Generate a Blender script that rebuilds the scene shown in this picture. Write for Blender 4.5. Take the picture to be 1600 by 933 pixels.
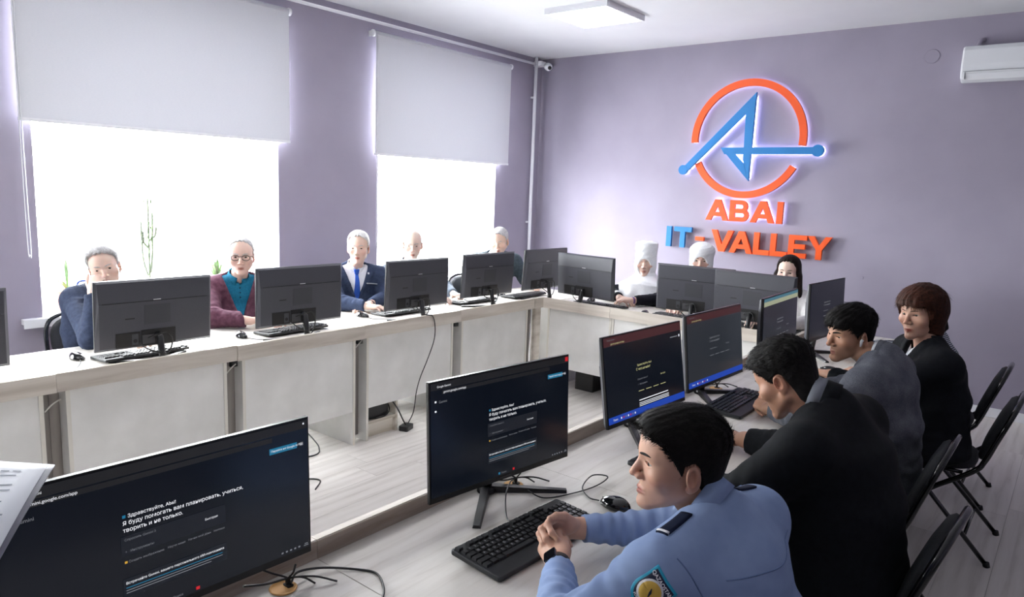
import bpy, bmesh, math, random
import numpy as np
from mathutils import Vector, Matrix

for o in list(bpy.data.objects):
    bpy.data.objects.remove(o, do_unlink=True)
random.seed(7); rng = np.random.default_rng(7)
scene = bpy.context.scene
COL = scene.collection
PI = math.pi

# ------------------------------------------------------------------ camera
CAM_H = 1.675
yaw, pitch, roll = (math.radians(v) for v in (38.55, 8.75, 2.2))
F = Vector((math.cos(yaw)*math.cos(pitch), math.sin(yaw)*math.cos(pitch), -math.sin(pitch)))
R0 = Vector((math.sin(yaw), -math.cos(yaw), 0.0)); U0 = R0.cross(F)
RV = math.cos(roll)*R0 + math.sin(roll)*U0
UV = -math.sin(roll)*R0 + math.cos(roll)*U0
cd = bpy.data.cameras.new('camera'); cam = bpy.data.objects.new('camera', cd); COL.objects.link(cam)
cam.matrix_world = Matrix(((RV.x, UV.x, -F.x, 0), (RV.y, UV.y, -F.y, 0), (RV.z, UV.z, -F.z, CAM_H), (0, 0, 0, 1)))
cd.sensor_fit = 'HORIZONTAL'; cd.sensor_width = 36.0; cd.lens = 1115.0/1600.0*36.0
cd.clip_start = 0.02; cd.clip_end = 200
scene.camera = cam

# ------------------------------------------------------------------ sky, window portals, exposure
SKY = 37.0
LAMP = 14.0
world = bpy.data.worlds.new('overcast_sky'); scene.world = world; world.use_nodes = True
bg = world.node_tree.nodes['Background']
bg.inputs['Color'].default_value = (0.97, 0.985, 1.0, 1); bg.inputs['Strength'].default_value = SKY
_wt = world.node_tree; _tc = _wt.nodes.new('ShaderNodeTexCoord'); _sp = _wt.nodes.new('ShaderNodeSeparateXYZ'); _rp = _wt.nodes.new('ShaderNodeValToRGB')
_wt.links.new(_tc.outputs['Generated'], _sp.inputs[0]); _mr = _wt.nodes.new('ShaderNodeMapRange'); _mr.inputs['From Min'].default_value = -.06; _mr.inputs['From Max'].default_value = .04
_wt.links.new(_sp.outputs['Z'], _mr.inputs['Value']); _wt.links.new(_mr.outputs[0], _rp.inputs['Fac'])     # grey ground below the horizon, even overcast sky above
_rp.color_ramp.elements[0].color = (.50, .51, .52, 1); _rp.color_ramp.elements[1].color = (.955, .99, 1.0, 1); _wt.links.new(_rp.outputs['Color'], bg.inputs['Color'])
scene.view_settings.view_transform = 'Standard'; scene.view_settings.look = 'None'
scene.view_settings.gamma = 1.0; scene.view_settings.use_curve_mapping = False
scene.view_settings.exposure = 0.50

# room dimensions (metres)
XB = 6.78      # wall with the sign
YW = 5.09      # window wall
X0 = -5.0      # wall behind the camera
Y0 = -3.0      # wall right of the camera
ZC = 3.14
WIN = [(1.62, 3.335), (4.36, 6.02)]   # window openings along x
WZ0, WZ1 = 0.73, 2.86

for (a, b) in WIN + [(-1.2, 0.55)]:
    ld = bpy.data.lights.new('window_portal', 'AREA'); lo = bpy.data.objects.new('window_portal', ld); COL.objects.link(lo)
    ld.shape = 'RECTANGLE'; ld.size = b-a; ld.size_y = WZ1-WZ0; ld.cycles.is_portal = True
    lo.location = ((a+b)/2, YW+0.34, (WZ0+WZ1)/2); lo.rotation_euler = (-PI/2, 0, 0)

# ------------------------------------------------------------------ materials
def lin(c):
    if isinstance(c, str):
        c = tuple(int(c[i:i+2], 16)/255 for i in (0, 2, 4))
    return tuple(v/12.92 if v <= .04045 else ((v+.055)/1.055)**2.4 for v in c)
MATS = {}
class NT:
    def __init__(s, name):
        s.m = bpy.data.materials.new(name); s.m.use_nodes = True; s.t = s.m.node_tree
        s.b = s.t.nodes['Principled BSDF']; MATS[name] = s.m
    def n(s, typ, **kw):
        nd = s.t.nodes.new(typ)
        for k, v in kw.items():
            if k in nd.inputs: nd.inputs[k].default_value = v
            else: setattr(nd, k, v)
        return nd
    def l(s, a, b): s.t.links.new(a, b)
    def coords(s, scale=(1, 1, 1), kind='Object', rot=(0, 0, 0), rnd=False):
        tc = s.n('ShaderNodeTexCoord'); mp = s.n('ShaderNodeMapping')
        mp.inputs['Scale'].default_value = scale; mp.inputs['Rotation'].default_value = rot
        s.l(tc.outputs[kind], mp.inputs['Vector'])
        if rnd:
            oi = s.n('ShaderNodeObjectInfo'); mu = s.n('ShaderNodeMath', operation='MULTIPLY'); mu.inputs[1].default_value = 37.0
            s.l(oi.outputs['Random'], mu.inputs[0]); cb = s.n('ShaderNodeCombineXYZ')
            for k in range(3): s.l(mu.outputs[0], cb.inputs[k])
            s.l(cb.outputs[0], mp.inputs['Location'])
        return mp.outputs['Vector']
    def ramp(s, fac, stops):
        r = s.n('ShaderNodeValToRGB'); e = r.color_ramp.elements
        while len(e) < len(stops): e.new(0.5)
        for el, (p, c) in zip(e, stops): el.position = p; el.color = (*lin(c), 1)
        s.l(fac, r.inputs['Fac']); return r.outputs['Color']
    def bump(s, h, strength=.2, dist=.002):
        b = s.n('ShaderNodeBump'); b.inputs['Strength'].default_value = strength; b.inputs['Distance'].default_value = dist
        s.l(h, b.inputs['Height']); s.l(b.outputs['Normal'], s.b.inputs['Normal'])

def translucent(m, c, w):
    t = m.node_tree; b = t.nodes['Principled BSDF']; tr = t.nodes.new('ShaderNodeBsdfTranslucent'); tr.inputs['Color'].default_value = (*lin(c), 1)
    mx = t.nodes.new('ShaderNodeMixShader'); mx.inputs[0].default_value = w; t.links.new(b.outputs[0], mx.inputs[1]); t.links.new(tr.outputs[0], mx.inputs[2])
    t.links.new(mx.outputs[0], t.nodes['Material Output'].inputs['Surface'])
def plain(name, c, rough=.5, metal=0.0, spec=.5, emit=None, es=0.0, coat=0.0, alpha=None, sheen=0.0):
    k = NT(name); k.b.inputs['Base Color'].default_value = (*lin(c), 1)
    k.b.inputs['Roughness'].default_value = rough; k.b.inputs['Metallic'].default_value = metal
    k.b.inputs['Specular IOR Level'].default_value = spec
    if coat: k.b.inputs['Coat Weight'].default_value = coat
    if sheen: k.b.inputs['Sheen Weight'].default_value = sheen
    if emit: k.b.inputs['Emission Color'].default_value = (*lin(emit), 1); k.b.inputs['Emission Strength'].default_value = es
    return k.m
def noisy(name, c1, c2, scale=20, rough=.6, bump=.1, bs=None, detail=4, stretch=(1, 1, 1), kind='Object', spec=.5, bdist=.002, sheen=0, rnd=False):
    k = NT(name); v = k.coords(stretch, kind, rnd=rnd); nz = k.n('ShaderNodeTexNoise', Scale=scale, Detail=detail)
    k.l(v, nz.inputs['Vector']); k.l(k.ramp(nz.outputs['Fac'], [(.3, c1), (.7, c2)]), k.b.inputs['Base Color'])
    k.b.inputs['Roughness'].default_value = rough; k.b.inputs['Specular IOR Level'].default_value = spec
    if sheen: k.b.inputs['Sheen Weight'].default_value = sheen
    if bump:
        n2 = k.n('ShaderNodeTexNoise', Scale=bs or scale*4, Detail=3); k.l(v, n2.inputs['Vector']); k.bump(n2.outputs['Fac'], bump, bdist)
    return k.m
def wood(name, cols, along='x', rough=.42, gs=1.0, rnd=True, bump=.05, rings=.35):
    k = NT(name)
    sc = {'x': (1.1, 14, 14), 'y': (14, 1.1, 14), 'z': (14, 14, 1.1)}[along]
    v = k.coords(tuple(q*gs for q in sc), rnd=rnd)
    n1 = k.n('ShaderNodeTexNoise', Scale=1.6, Detail=7, Roughness=.62, Distortion=.6); k.l(v, n1.inputs['Vector'])
    sc2 = {'x': (.55, 4.2, 4.2), 'y': (4.2, .55, 4.2), 'z': (4.2, 4.2, .55)}[along]
    v2 = k.coords(tuple(q*gs for q in sc2), rnd=rnd)
    wv = k.n('ShaderNodeTexWave', wave_type='RINGS', Scale=1.1, Distortion=5.0, Detail=2.5); wv.inputs['Detail Scale'].default_value = 1.2
    wv.rings_direction = along.upper(); k.l(v2, wv.inputs['Vector'])
    mx = k.n('ShaderNodeMix', data_type='FLOAT'); mx.inputs[0].default_value = rings
    k.l(n1.outputs['Fac'], mx.inputs[2]); k.l(wv.outputs['Fac'], mx.inputs[3])
    col = k.ramp(mx.outputs[0], cols)
    if rnd:
        oi = k.n('ShaderNodeObjectInfo'); mr = k.n('ShaderNodeMapRange'); mr.inputs['To Min'].default_value = .9; mr.inputs['To Max'].default_value = 1.08
        k.l(oi.outputs['Random'], mr.inputs['Value'])
        hs = k.n('ShaderNodeHueSaturation'); k.l(mr.outputs[0], hs.inputs['Value']); k.l(col, hs.inputs['Color']); col = hs.outputs['Color']
    k.l(col, k.b.inputs['Base Color']); k.b.inputs['Roughness'].default_value = rough
    k.bump(n1.outputs['Fac'], bump, .002)
    return k.m

noisy('wall_paint', '9c96a6', '9690a0', 3.0, .75, .12, 260, kind='Object', bdist=.0015, spec=.3)
noisy('ceiling_paint', 'd9dadd', 'd3d4d8', 2.0, .8, .05, 180, spec=.2)
plain('white_plastic', 'e9eaee', .35)
plain('white_paint', 'e4e5ea', .45)
noisy('blind_fabric', 'dcdde2', 'd6d8de', 60, .85, .15, 420, stretch=(1, 1, 6), spec=.2, bdist=.0008)
translucent(MATS['blind_fabric'], 'dfe2ea', .062)
plain('pvc', 'f1f2f5', .3)
wood('desk_wood', [(.22, 'bdb6ad'), (.45, 'd6d1ca'), (.72, 'e0dcd6')], 'x', .36, gs=1.7, rings=.12)
wood('desk_wood_y', [(.25, 'c2bbb1'), (.48, 'dcd8d1'), (.7, 'e9e6e1')], 'y', .36)
wood('upstand_wood', [(.25, 'b3a89b'), (.5, 'cdc4b9'), (.75, 'dcd5cb')], 'x', .5, rings=.15)
wood('upstand_wood_y', [(.25, 'a79c90'), (.5, 'c3bab0'), (.75, 'd3ccc3')], 'y', .5)
wood('upstand_inner', [(.25, '8a7b6e'), (.5, 'a89a8c'), (.75, 'b9ac9e')], 'x', .55, gs=1.5, rings=.2)
wood('shelf_wood', [(.25, 'b0a697'), (.5, 'cfc7bc'), (.75, 'dbd5cc')], 'x', .5)
wood('grey_wood_v', [(.25, '6e6865'), (.5, '8b8480'), (.75, '9d9791')], 'z', .55)
wood('floor_wood', [(.2, 'c0bab4'), (.46, 'd8d3ce'), (.75, 'e2deda')], 'x', .45, gs=1.3, rings=.22)
noisy('floor_base', '8f8a85', '85807b', 3, .6, 0)
noisy('concrete_panel', 'dbdad7', 'edecea', 4.5, .55, .06, 90, detail=9)
plain('panel_edge', 'ddd9d0', .45)
plain('black_plastic', '17181b', .38)
plain('black_matte', '101114', .6, spec=.3)
noisy('monitor_back', '3a3b43', '3f4048', 300, .42, .12, 500, bdist=.0004)  # black plastic, colour lifted to stand in for window haze
plain('monitor_back_lower', '35363d', .5)
plain('recess_dark', '0b0b0d', .6)
plain('connector_grey', '3c3c40', .5)
plain('logo_silver', 'c9cace', .3, .4)
plain('cable_black', '141416', .5)
plain('cable_white', 'd8d6d0', .5)
plain('screen_glass', '0a0b0f', .22, spec=.5, emit='0f1622', es=.35)
plain('screen_glass_grey', '101114', .3, spec=.5, emit='22262c', es=.8)
plain('bezel_black', '0d0d10', .35)
plain('key_black', '1b1c20', .4)
plain('keyboard_body', '1e2024', .45)
plain('legend_white', 'b8bac0', .5)
plain('grommet_wood', 'd9a766', .5)
plain('orange_acrylic', 'e4530f', .45, spec=.4)
plain('blue_acrylic', '0f73b4', .45, spec=.4)
plain('sign_edge_orange', 'e8520e', .4)
plain('halo_led', 'ffffff', .5, emit='d6d4ff', es=4.0)
plain('lamp_diffuser', 'ffffff', .5, emit='fdfcff', es=LAMP)
plain('metal_grey', '8f9094', .35, .8)
plain('black_gloss', '0c0d10', .12, spec=.6, coat=.5)
plain('chrome_dark', '0f1114', .18, .3, coat=.4)
noisy('chair_fabric', '1d1f23', '26282d', 220, .85, .25, 500, bdist=.001)
plain('ac_white', 'e3e6ea', .3)
plain('ac_line', '6f747c', .5)
plain('pot_pink', 'd99a86', .55)
plain('pot_white', 'e6e4de', .45)
noisy('leaf_green', '6f8a60', '93ab7d', 30, .5, 0)
noisy('cactus_green', '8d9c80', 'a9b59b', 40, .6, .1)  # green paled in the colour to stand in for window glare
plain('blue_plastic', '2546a8', .4)
plain('paper', 'e6e9f0', .7, spec=.2)
plain('paper_dark', '55546a', .6)
plain('ink', '8e93a0', .7)
def emis(name, c, s):
    k = NT(name); k.b.inputs['Base Color'].default_value = (0.01, .01, .01, 1); k.b.inputs['Emission Color'].default_value = (*lin(c), 1); k.b.inputs['Emission Strength'].default_value = s
    return k.m
emis('px_white', 'e8eaf0', .75); emis('px_grey', '8d9098', .45); emis('px_blue', '1d7fa8', .5); emis('px_barblue', '1646b8', .55)
emis('px_red', 'd0202a', .6); emis('px_maroon', '4a2629', .55); emis('px_teal', '4f7f92', .5); emis('px_sand', 'b3b79a', .5); emis('px_card', '171c26', .5); emis('px_tabs', '1c1d20', .5); emis('px_yellow', 'd8a93a', .6); emis('px_cream', 'c9c68e', .6); emis('px_purple','6b4bb0',.5)

# ------------------------------------------------------------------ mesh helpers
def mesh_from(name, verts, faces):
    me = bpy.data.meshes.new(name); me.from_pydata(verts, [], faces); me.update(); return me
def link(name, me, mat=None, parent=None, smooth=False):
    o = bpy.data.objects.new(name, me); COL.objects.link(o)
    if mat is not None and me is not None and len(me.materials) == 0: me.materials.append(MATS[mat] if isinstance(mat, str) else mat)
    if parent is not None: o.parent = parent
    if smooth and me is not None: me.polygons.foreach_set('use_smooth', [True]*len(me.polygons))
    return o
def tag(o, label=None, cat=None, group=None, kind=None):
    if label: o['label'] = label
    if cat: o['category'] = cat
    if group: o['group'] = group
    if kind: o['kind'] = kind
    return o
def thing(name, label, cat, loc=(0, 0, 0), rotz=0.0, group=None):
    o = bpy.data.objects.new(name, None); COL.objects.link(o); o.empty_display_size = .1
    o.location = loc; o.rotation_euler = (0, 0, rotz)
    return tag(o, label, cat, group)
class MB:
    """collects geometry for ONE mesh object"""
    def __init__(s): s.v = []; s.f = []; s.sm = []
    def add(s, vs, fs, smooth=False):
        n = len(s.v); s.v += [tuple(p) for p in vs]; s.f += [tuple(i+n for i in f) for f in fs]; s.sm += [smooth]*len(fs); return s
    def box(s, x0, x1, y0, y1, z0, z1):
        return s.add([(x0, y0, z0), (x1, y0, z0), (x1, y1, z0), (x0, y1, z0), (x0, y0, z1), (x1, y0, z1), (x1, y1, z1), (x0, y1, z1)],
                     [(3, 2, 1, 0), (4, 5, 6, 7), (0, 1, 5, 4), (1, 2, 6, 5), (2, 3, 7, 6), (3, 0, 4, 7)])
    def prism(s, poly, lo, hi, axis='z', smooth=False):
        n = len(poly)
        def P(a, b, c): return {'z': (a, b, c), 'y': (a, c, b), 'x': (c, a, b)}[axis]
        vs = [P(a, b, lo) for a, b in poly] + [P(a, b, hi) for a, b in poly]
        fs = [tuple(range(n))[::-1], tuple(range(n, 2*n))]
        s.add(vs, fs); m = len(s.v)-2*n
        for i in range(n):
            j = (i+1) % n; s.f.append((m+i, m+j, m+n+j, m+n+i)); s.sm.append(smooth)
        return s
    def rbox(s, x0, x1, y0, y1, z0, z1, r=.005, seg=3, axis='z'):
        pts = []
        for cx, cy, a0 in ((x1-r, y1-r, 0), (x0+r, y1-r, 90), (x0+r, y0+r, 180), (x1-r, y0+r, 270)):
            for k in range(seg+1):
                a = math.radians(a0+90*k/seg); pts.append((cx+r*math.cos(a), cy+r*math.sin(a)))
        return s.prism(pts, z0, z1, 'z')
    def tube(s, pts, r, n=8, caps=True, closed=False):
        pts = [Vector(p) for p in pts]; rs = r if isinstance(r, (list, tuple)) else [r]*len(pts)
        m0 = len(s.v); prev = None; N = len(pts)
        for i, p in enumerate(pts):
            if closed: t = (pts[(i+1) % N]-pts[i-1]).normalized()
            else: t = (pts[min(i+1, N-1)]-pts[max(i-1, 0)]).normalized()
            if prev is None:
                a = Vector((0, 0, 1)) if abs(t.z) < .9 else Vector((1, 0, 0)); u = t.cross(a).normalized()
            else: u = (prev-t*prev.dot(t)).normalized()
            prev = u; w = t.cross(u)
            for k in range(n):
                an = 2*PI*k/n; s.v.append(tuple(p+(u*math.cos(an)+w*math.sin(an))*rs[i]))
        for i in range(N if closed else N-1):
            for k in range(n):
                a = m0+i*n+k; b = m0+i*n+(k+1) % n; c = m0+((i+1) % N)*n+(k+1) % n; d = m0+((i+1) % N)*n+k
                s.f.append((a, d, c, b)); s.sm.append(True)
        if caps and not closed:
            s.f.append(tuple(m0+k for k in range(n))); s.sm.append(False)
            s.f.append(tuple(m0+(N-1)*n+k for k in range(n))[::-1]); s.sm.append(False)
        return s
    def lathe(s, prof, n=24, c=(0, 0, 0), axis='z', sx=1.0, sy=1.0):
        m0 = len(s.v)
        for (r, h) in prof:
            for k in range(n):
                a = 2*PI*k/n; x, y = r*math.cos(a)*sx, r*math.sin(a)*sy
                p = {'z': (x, y, h), 'x': (h, x, y), 'y': (y, h, x)}[axis]
                s.v.append((p[0]+c[0], p[1]+c[1], p[2]+c[2]))
        for i in range(len(prof)-1):
            for k in range(n):
                a = m0+i*n+k; b = m0+i*n+(k+1) % n
                s.f.append((a, b, b+n, a+n)); s.sm.append(True)
        s.f.append(tuple(m0+k for k in range(n))[::-1]); s.sm.append(False)
        s.f.append(tuple(m0+(len(prof)-1)*n+k for k in range(n))); s.sm.append(False)
        return s
    def xf(s, M, start=0):
        s.v[start:] = [tuple(M @ Vector(p)) for p in s.v[start:]]; return s
    def mesh(s, name):
        me = mesh_from(name, s.v, s.f); me.polygons.foreach_set('use_smooth', s.sm); return me
    def build(s, name, mat, parent=None, bevel=0.0):
        o = link(name, s.mesh(name), mat, parent)
        if bevel:
            b = o.modifiers.new('bevel', 'BEVEL'); b.width = bevel; b.segments = 2; b.limit_method = 'ANGLE'
        return o
def spline(ctrl, n=10):
    """Catmull-Rom through control points"""
    c = [Vector(p) for p in ctrl]; c = [c[0]*2-c[1]] + c + [c[-1]*2-c[-2]]; out = []
    for i in range(1, len(c)-2):
        for k in range(n):
            t = k/n; p0, p1, p2, p3 = c[i-1:i+3]
            out.append(.5*((2*p1)+(p2-p0)*t+(2*p0-5*p1+4*p2-p3)*t*t+(3*p1-p0-3*p2+p3)*t**3))
    out.append(c[-2]); return out
TEXTCACHE = {}
def text_mesh(txt, size, offset=0.0):
    key = (txt, size, offset)
    if key not in TEXTCACHE:
        cu = bpy.data.curves.new('t', 'FONT'); cu.body = txt; cu.size = size; cu.offset = offset; cu.resolution_u = 3
        ob = bpy.data.objects.new('t', cu); COL.objects.link(ob)
        dg = bpy.context.evaluated_depsgraph_get(); me = bpy.data.meshes.new_from_object(ob.evaluated_get(dg))
        vs = [v.co.copy() for v in me.vertices]; fs = [tuple(p.vertices) for p in me.polygons]
        bpy.data.objects.remove(ob); bpy.data.meshes.remove(me); bpy.data.curves.remove(cu)
        TEXTCACHE[key] = (vs, fs)
    return TEXTCACHE[key]
def copy_tree(root, loc, rotz, label=None, group=None):
    r = root.copy(); COL.objects.link(r); r.location = loc; r.rotation_euler = (0, 0, rotz)
    if label: r['label'] = label
    if group: r['group'] = group
    for ch in list(root.children):
        c = ch.copy(); COL.objects.link(c); c.parent = r
        for g in list(ch.children):
            d = g.copy(); COL.objects.link(d); d.parent = c
    return r
# ================================================================== THE ROOM
S = 'structure'
WT = .40      # wall thickness
m = MB()      # window wall: piers, lintels, parapets with shallow radiator niches
xs = [X0]
ALLW = [(-1.2, .55)] + WIN
prev = X0-.3
for (a, b) in ALLW:
    m.box(prev, a, YW, YW+WT, 0, ZC+.1); m.box(a, b, YW, YW+WT, WZ1, ZC+.1); m.box(a, b, YW+.14, YW+WT, 0, WZ0)
    prev = b
m.box(prev, XB+.3, YW, YW+WT, 0, ZC+.1)
tag(m.build('wall_left', 'wall_paint'), 'purple painted window wall with two deep window openings', kind=S)
tag(MB().box(XB, XB+.25, Y0-.3, YW+WT, 0, ZC+.1).build('wall_back', 'wall_paint'), 'purple painted wall carrying the orange and blue sign', kind=S)
tag(MB().box(X0-.25, X0, Y0-.3, YW+WT, 0, ZC+.1).build('wall_front', 'wall_paint'), kind=S)
tag(MB().box(X0-.25, XB+.25, Y0-.25, Y0, 0, ZC+.1).build('wall_right', 'wall_paint'), kind=S)
tag(MB().box(X0-.25, XB+.25, Y0-.25, YW+WT, ZC, ZC+.2).build('ceiling', 'ceiling_paint'), 'white painted flat ceiling', kind=S)
floor = tag(MB().box(X0-.25, XB+.25, Y0-.25, YW+WT, -.12, -.006).build('floor', 'floor_base'), 'pale grey wood laminate floor', kind=S)
# laminate planks laid along x
PW, PL = .192, 1.28
me_pl = {}
def plank_mesh(l):
    l = round(l, 2)
    if l not in me_pl:
        q = MB().box(0, l-.0015, 0, PW-.0015, -.006, 0); me_pl[l] = q.mesh('plank'); me_pl[l].materials.append(MATS['floor_wood'])
    return me_pl[l]
row = 0; y = -1.0
offs = [0, .43, .86, .2, .64, 1.06]
while y < YW+.1:
    x = -.5 + offs[row % 6] - PL + .35*(row % 2)
    while x < XB:
        xa = max(x, -.6); xe = min(x+PL, XB)
        if xe-xa > .03:
            o = link('plank', plank_mesh(xe-xa), None, floor); o.location = (xa, y, 0)
        x += PL
    row += 1; y += PW
# baseboards
tag(MB().box(XB-.016, XB, Y0, YW, 0, .078).build('baseboard_back', 'white_paint', bevel=.004), 'white baseboard under the purple sign wall', kind=S)
m = MB(); m.box(X0, XB-.016, YW-.014, YW, 0, .078); tag(m.build('baseboard_left', 'white_paint', bevel=.004), 'white baseboard under the window wall', kind=S)

# windows
def window(n, a, b, mull):
    FY = YW+.24
    fr = MB(); t = .06
    fr.box(a, b, FY, FY+.07, WZ0+.02, WZ0+.02+t); fr.box(a, b, FY, FY+.07, WZ1-t, WZ1)
    fr.box(a, a+t, FY, FY+.07, WZ0+.02+t, WZ1-t); fr.box(b-t, b, FY, FY+.07, WZ0+.02+t, WZ1-t)
    for x in mull: fr.box(x-.035, x+.035, FY, FY+.07, WZ0+.02+t, WZ1-t)
    w = tag(fr.build('window_%d' % n, 'pvc', bevel=.004), 'white plastic window frame with tall panes', kind=S)
    ed = [a+t] + [v for x in mull for v in (x-.035, x+.035)] + [b-t]
    for i in range(0, len(ed), 2):
        MB().box(ed[i], ed[i+1], FY+.03, FY+.036, WZ0+.02+t, WZ1-t).build('pane', 'glass', w)
    MB().box(a, a+.004, YW+.003, FY, WZ0, WZ1).build('reveal', 'white_paint', w); MB().box(b-.004, b, YW+.003, FY, WZ0, WZ1).build('reveal', 'white_paint', w)
    if mull:
        h = MB(); x = mull[0]; h.rbox(x-.012, x+.012, FY-.03, FY, 1.55, 1.60); h.rbox(x-.01, x+.01, FY-.04, FY-.025, 1.45, 1.60); h.build('window_handle', 'white_plastic', w)
    sl = MB(); sl.rbox(a-.12, b+.12, YW-.055, YW, WZ0-.005, WZ0+.027, .006); sl.box(a, b, YW-.002, FY+.02, WZ0-.005, WZ0+.027)
    sl.rbox(a-.12, b+.12, YW-.058, YW-.045, WZ0-.028, WZ0+.026, .004)
    sl.build('window_sill', 'white_plastic', w)
    return w
k = NT('glass'); g = k.n('ShaderNodeBsdfGlossy', Roughness=.02); t_ = k.n('ShaderNodeBsdfTransparent'); fz = k.n('ShaderNodeFresnel', IOR=1.3)
mx = k.n('ShaderNodeMixShader'); gm = k.n('ShaderNodeNewGeometry'); sb = k.n('ShaderNodeMath', operation='SUBTRACT'); sb.inputs[0].default_value = 1.0; mu = k.n('ShaderNodeMath', operation='MULTIPLY'); k.l(gm.outputs['Backfacing'], sb.inputs[1]); k.l(fz.outputs[0], mu.inputs[0]); k.l(sb.outputs[0], mu.inputs[1]); k.l(mu.outputs[0], mx.inputs[0]); k.l(t_.outputs[0], mx.inputs[1]); k.l(g.outputs[0], mx.inputs[2])
k.l(mx.outputs[0], k.t.nodes['Material Output'].inputs['Surface'])
window(1, *WIN[0], [2.08, 2.645])
window(2, *WIN[1], [4.68, 5.35])
window(3, -1.2, .55, [-.6, 0.0])

# roller blinds (rolled down over the upper part of each window)
def blind(a, b, zt, zb, label, cord_x):
    t = thing('roller_blind', label, 'blind', (a, YW-.07, zb))
    w = b-a; h = zt-zb
    MB().box(0.006, w-.006, .0, .0012, 0.012, h-.01).build('fabric', 'blind_fabric', t)
    MB().rbox(0.004, w-.004, -.006, .008, 0, .02, .004).build('bottom_bar', 'white_plastic', t)
    q = MB().lathe([(.024, 0.0), (.024, w)], 20, (0, .0, 0), 'x'); q.xf(Matrix.Translation((0, .022, h))); q.build('roller_tube', 'blind_fabric', t)
    for x0, x1 in ((-.022, 0.0), (w, w+.022)):
        q = MB().lathe([(.012, x0), (.03, x0+.003), (.03, x1-.003), (.012, x1)], 20, (0, 0, 0), 'x'); q.xf(Matrix.Translation((0, .022, h))); q.box(x0+.004, x1-.004, .015, .07, h-.022, h+.022)
        q.build('bracket', 'white_plastic', t)
    cx = cord_x-a
    pts = [(cx, -.012, h-.01), (cx+.002, -.012, -.4), (cx+.004, -.014, -.78), (cx+.012, -.014, -.80), (cx+.02, -.012, -.78), (cx+.016, -.01, -.3), (cx+.012, -.008, h-.01)]
    MB().tube(spline(pts, 8), .0028, 6).build('pull_cord', 'white_plastic', t)
    return t
blind(1.53, 3.40, 2.965, 1.965, 'wide white roller blind drawn halfway over the window at left', 1.535)
blind(4.262, 6.145, 2.965, 1.925, 'white roller blind over the second window beside the corner pipe', 4.275)
blind(-1.28, .63, 2.965, 1.965, 'white roller blind over the window outside the picture', -1.27)

# heating pipes
t = thing('heating_pipe', 'thin white heating pipe running under the ceiling and down beside the corner', 'pipe', (0, 0, 0))
MB().tube([(X0+.02, YW-.05, 3.062), (6.585, YW-.05, 3.062)], .014, 12).build('pipe_run', 'white_plastic', t)
MB().tube([(6.60, YW-.05, 0.0), (6.60, YW-.05, 3.139)], .019, 12).build('riser', 'white_plastic', t)
for z in (.4, 1.3, 2.7): MB().box(6.585, 6.615, YW-.05, YW, z-.01, z+.01).build('clip', 'white_plastic', t)
# security camera in the corner
t = thing('security_camera', 'small white round security camera in the ceiling corner', 'camera', (6.66, 5.0, 3.05))
MB().rbox(-.05, .05, -.02, .088, -.005, .045, .01).build('mount', 'white_plastic', t)
q = MB().lathe([(.004, -.06), (.03, -.05), (.042, -.02), (.042, .02), (.03, .04), (.01, .045)], 20, (0, 0, 0), 'y')
q.xf(Matrix.Translation((.03, -.06, -.01)) @ Matrix.Rotation(math.radians(-35), 4, 'Z') @ Matrix.Rotation(math.radians(20), 4, 'X')); q.build('housing', 'white_plastic', t)
q = MB().lathe([(.006, -.066), (.02, -.064), (.022, -.055)], 16, (0, 0, 0), 'y')
q.xf(Matrix.Translation((.03, -.06, -.01)) @ Matrix.Rotation(math.radians(-35), 4, 'Z') @ Matrix.Rotation(math.radians(20), 4, 'X')); q.build('lens', 'black_gloss', t)

# ceiling LED panels (one in view, the two outside the frame are added to light the room)
def lamp(x, y, label, group=None):
    t = thing('ceiling_light', label, 'ceiling light', (x, y, ZC-.045), 0, group)
    fr = MB(); s = .298; b = .018
    fr.box(-s, s, -s, -s+b, 0, .045); fr.box(-s, s, s-b, s, 0, .045); fr.box(-s, -s+b, -s+b, s-b, 0, .045); fr.box(s-b, s, -s+b, s-b, 0, .045)
    fr.build('frame', 'white_paint', t)
    MB().box(-s+b, s-b, -s+b, s-b, .004, .04).build('diffuser', 'lamp_diffuser', t)
lamp(5.21, 3.39, 'square white LED ceiling panel glowing near the sign wall')
for x, y, w_ in ((2.5, 3.39, 'above the middle of the window row'), (-.2, 3.39, 'behind the camera by the windows')):
    lamp(x, y, 'square LED ceiling panel out of frame, '+w_, 'LED panels outside the frame')

# air conditioner on the sign wall
t = thing('air_conditioner', 'white wall mounted air conditioner high on the purple wall', 'air conditioner', (XB, .50, 2.62))
prof = [(0, 0.02), (-.10, 0.0), (-.165, .025), (-.19, .075), (-.195, .13), (-.185, .235), (-.165, .268), (-.06, .275), (0, .275)]
q = MB(); n = len(prof); q.prism([(x, z) for x, z in prof], -.42, .42, 'y'); q.build('body', 'ac_white', t, bevel=.012)
MB().box(-.198, -.18, -.40, .40, .075, .077).build('seam', 'ac_line', t)
q = MB(); q.prism([(-.165, .018), (-.186, .062), (-.19, .060), (-.169, .014)], -.385, .385, 'y'); q.build('louver', 'ac_white', t)
MB().box(-.192, -.17, .386, .3885, .02, .072).build('seam', 'ac_line', t)
q = MB(); vs, fs = text_mesh('A', .03); q.add([(-.1935, .02-v.x, .17+v.y) for v in vs], [f[::-1] for f in fs]); q.build('maker_mark', 'ac_line', t)
MB().tube([(-.03, .32, .26), (-.03, .34, .30), (-.03, .33, .33), (-.002, .31, .335)], .018, 10).build('refrigerant_pipe', 'wall_paint', t)
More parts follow.
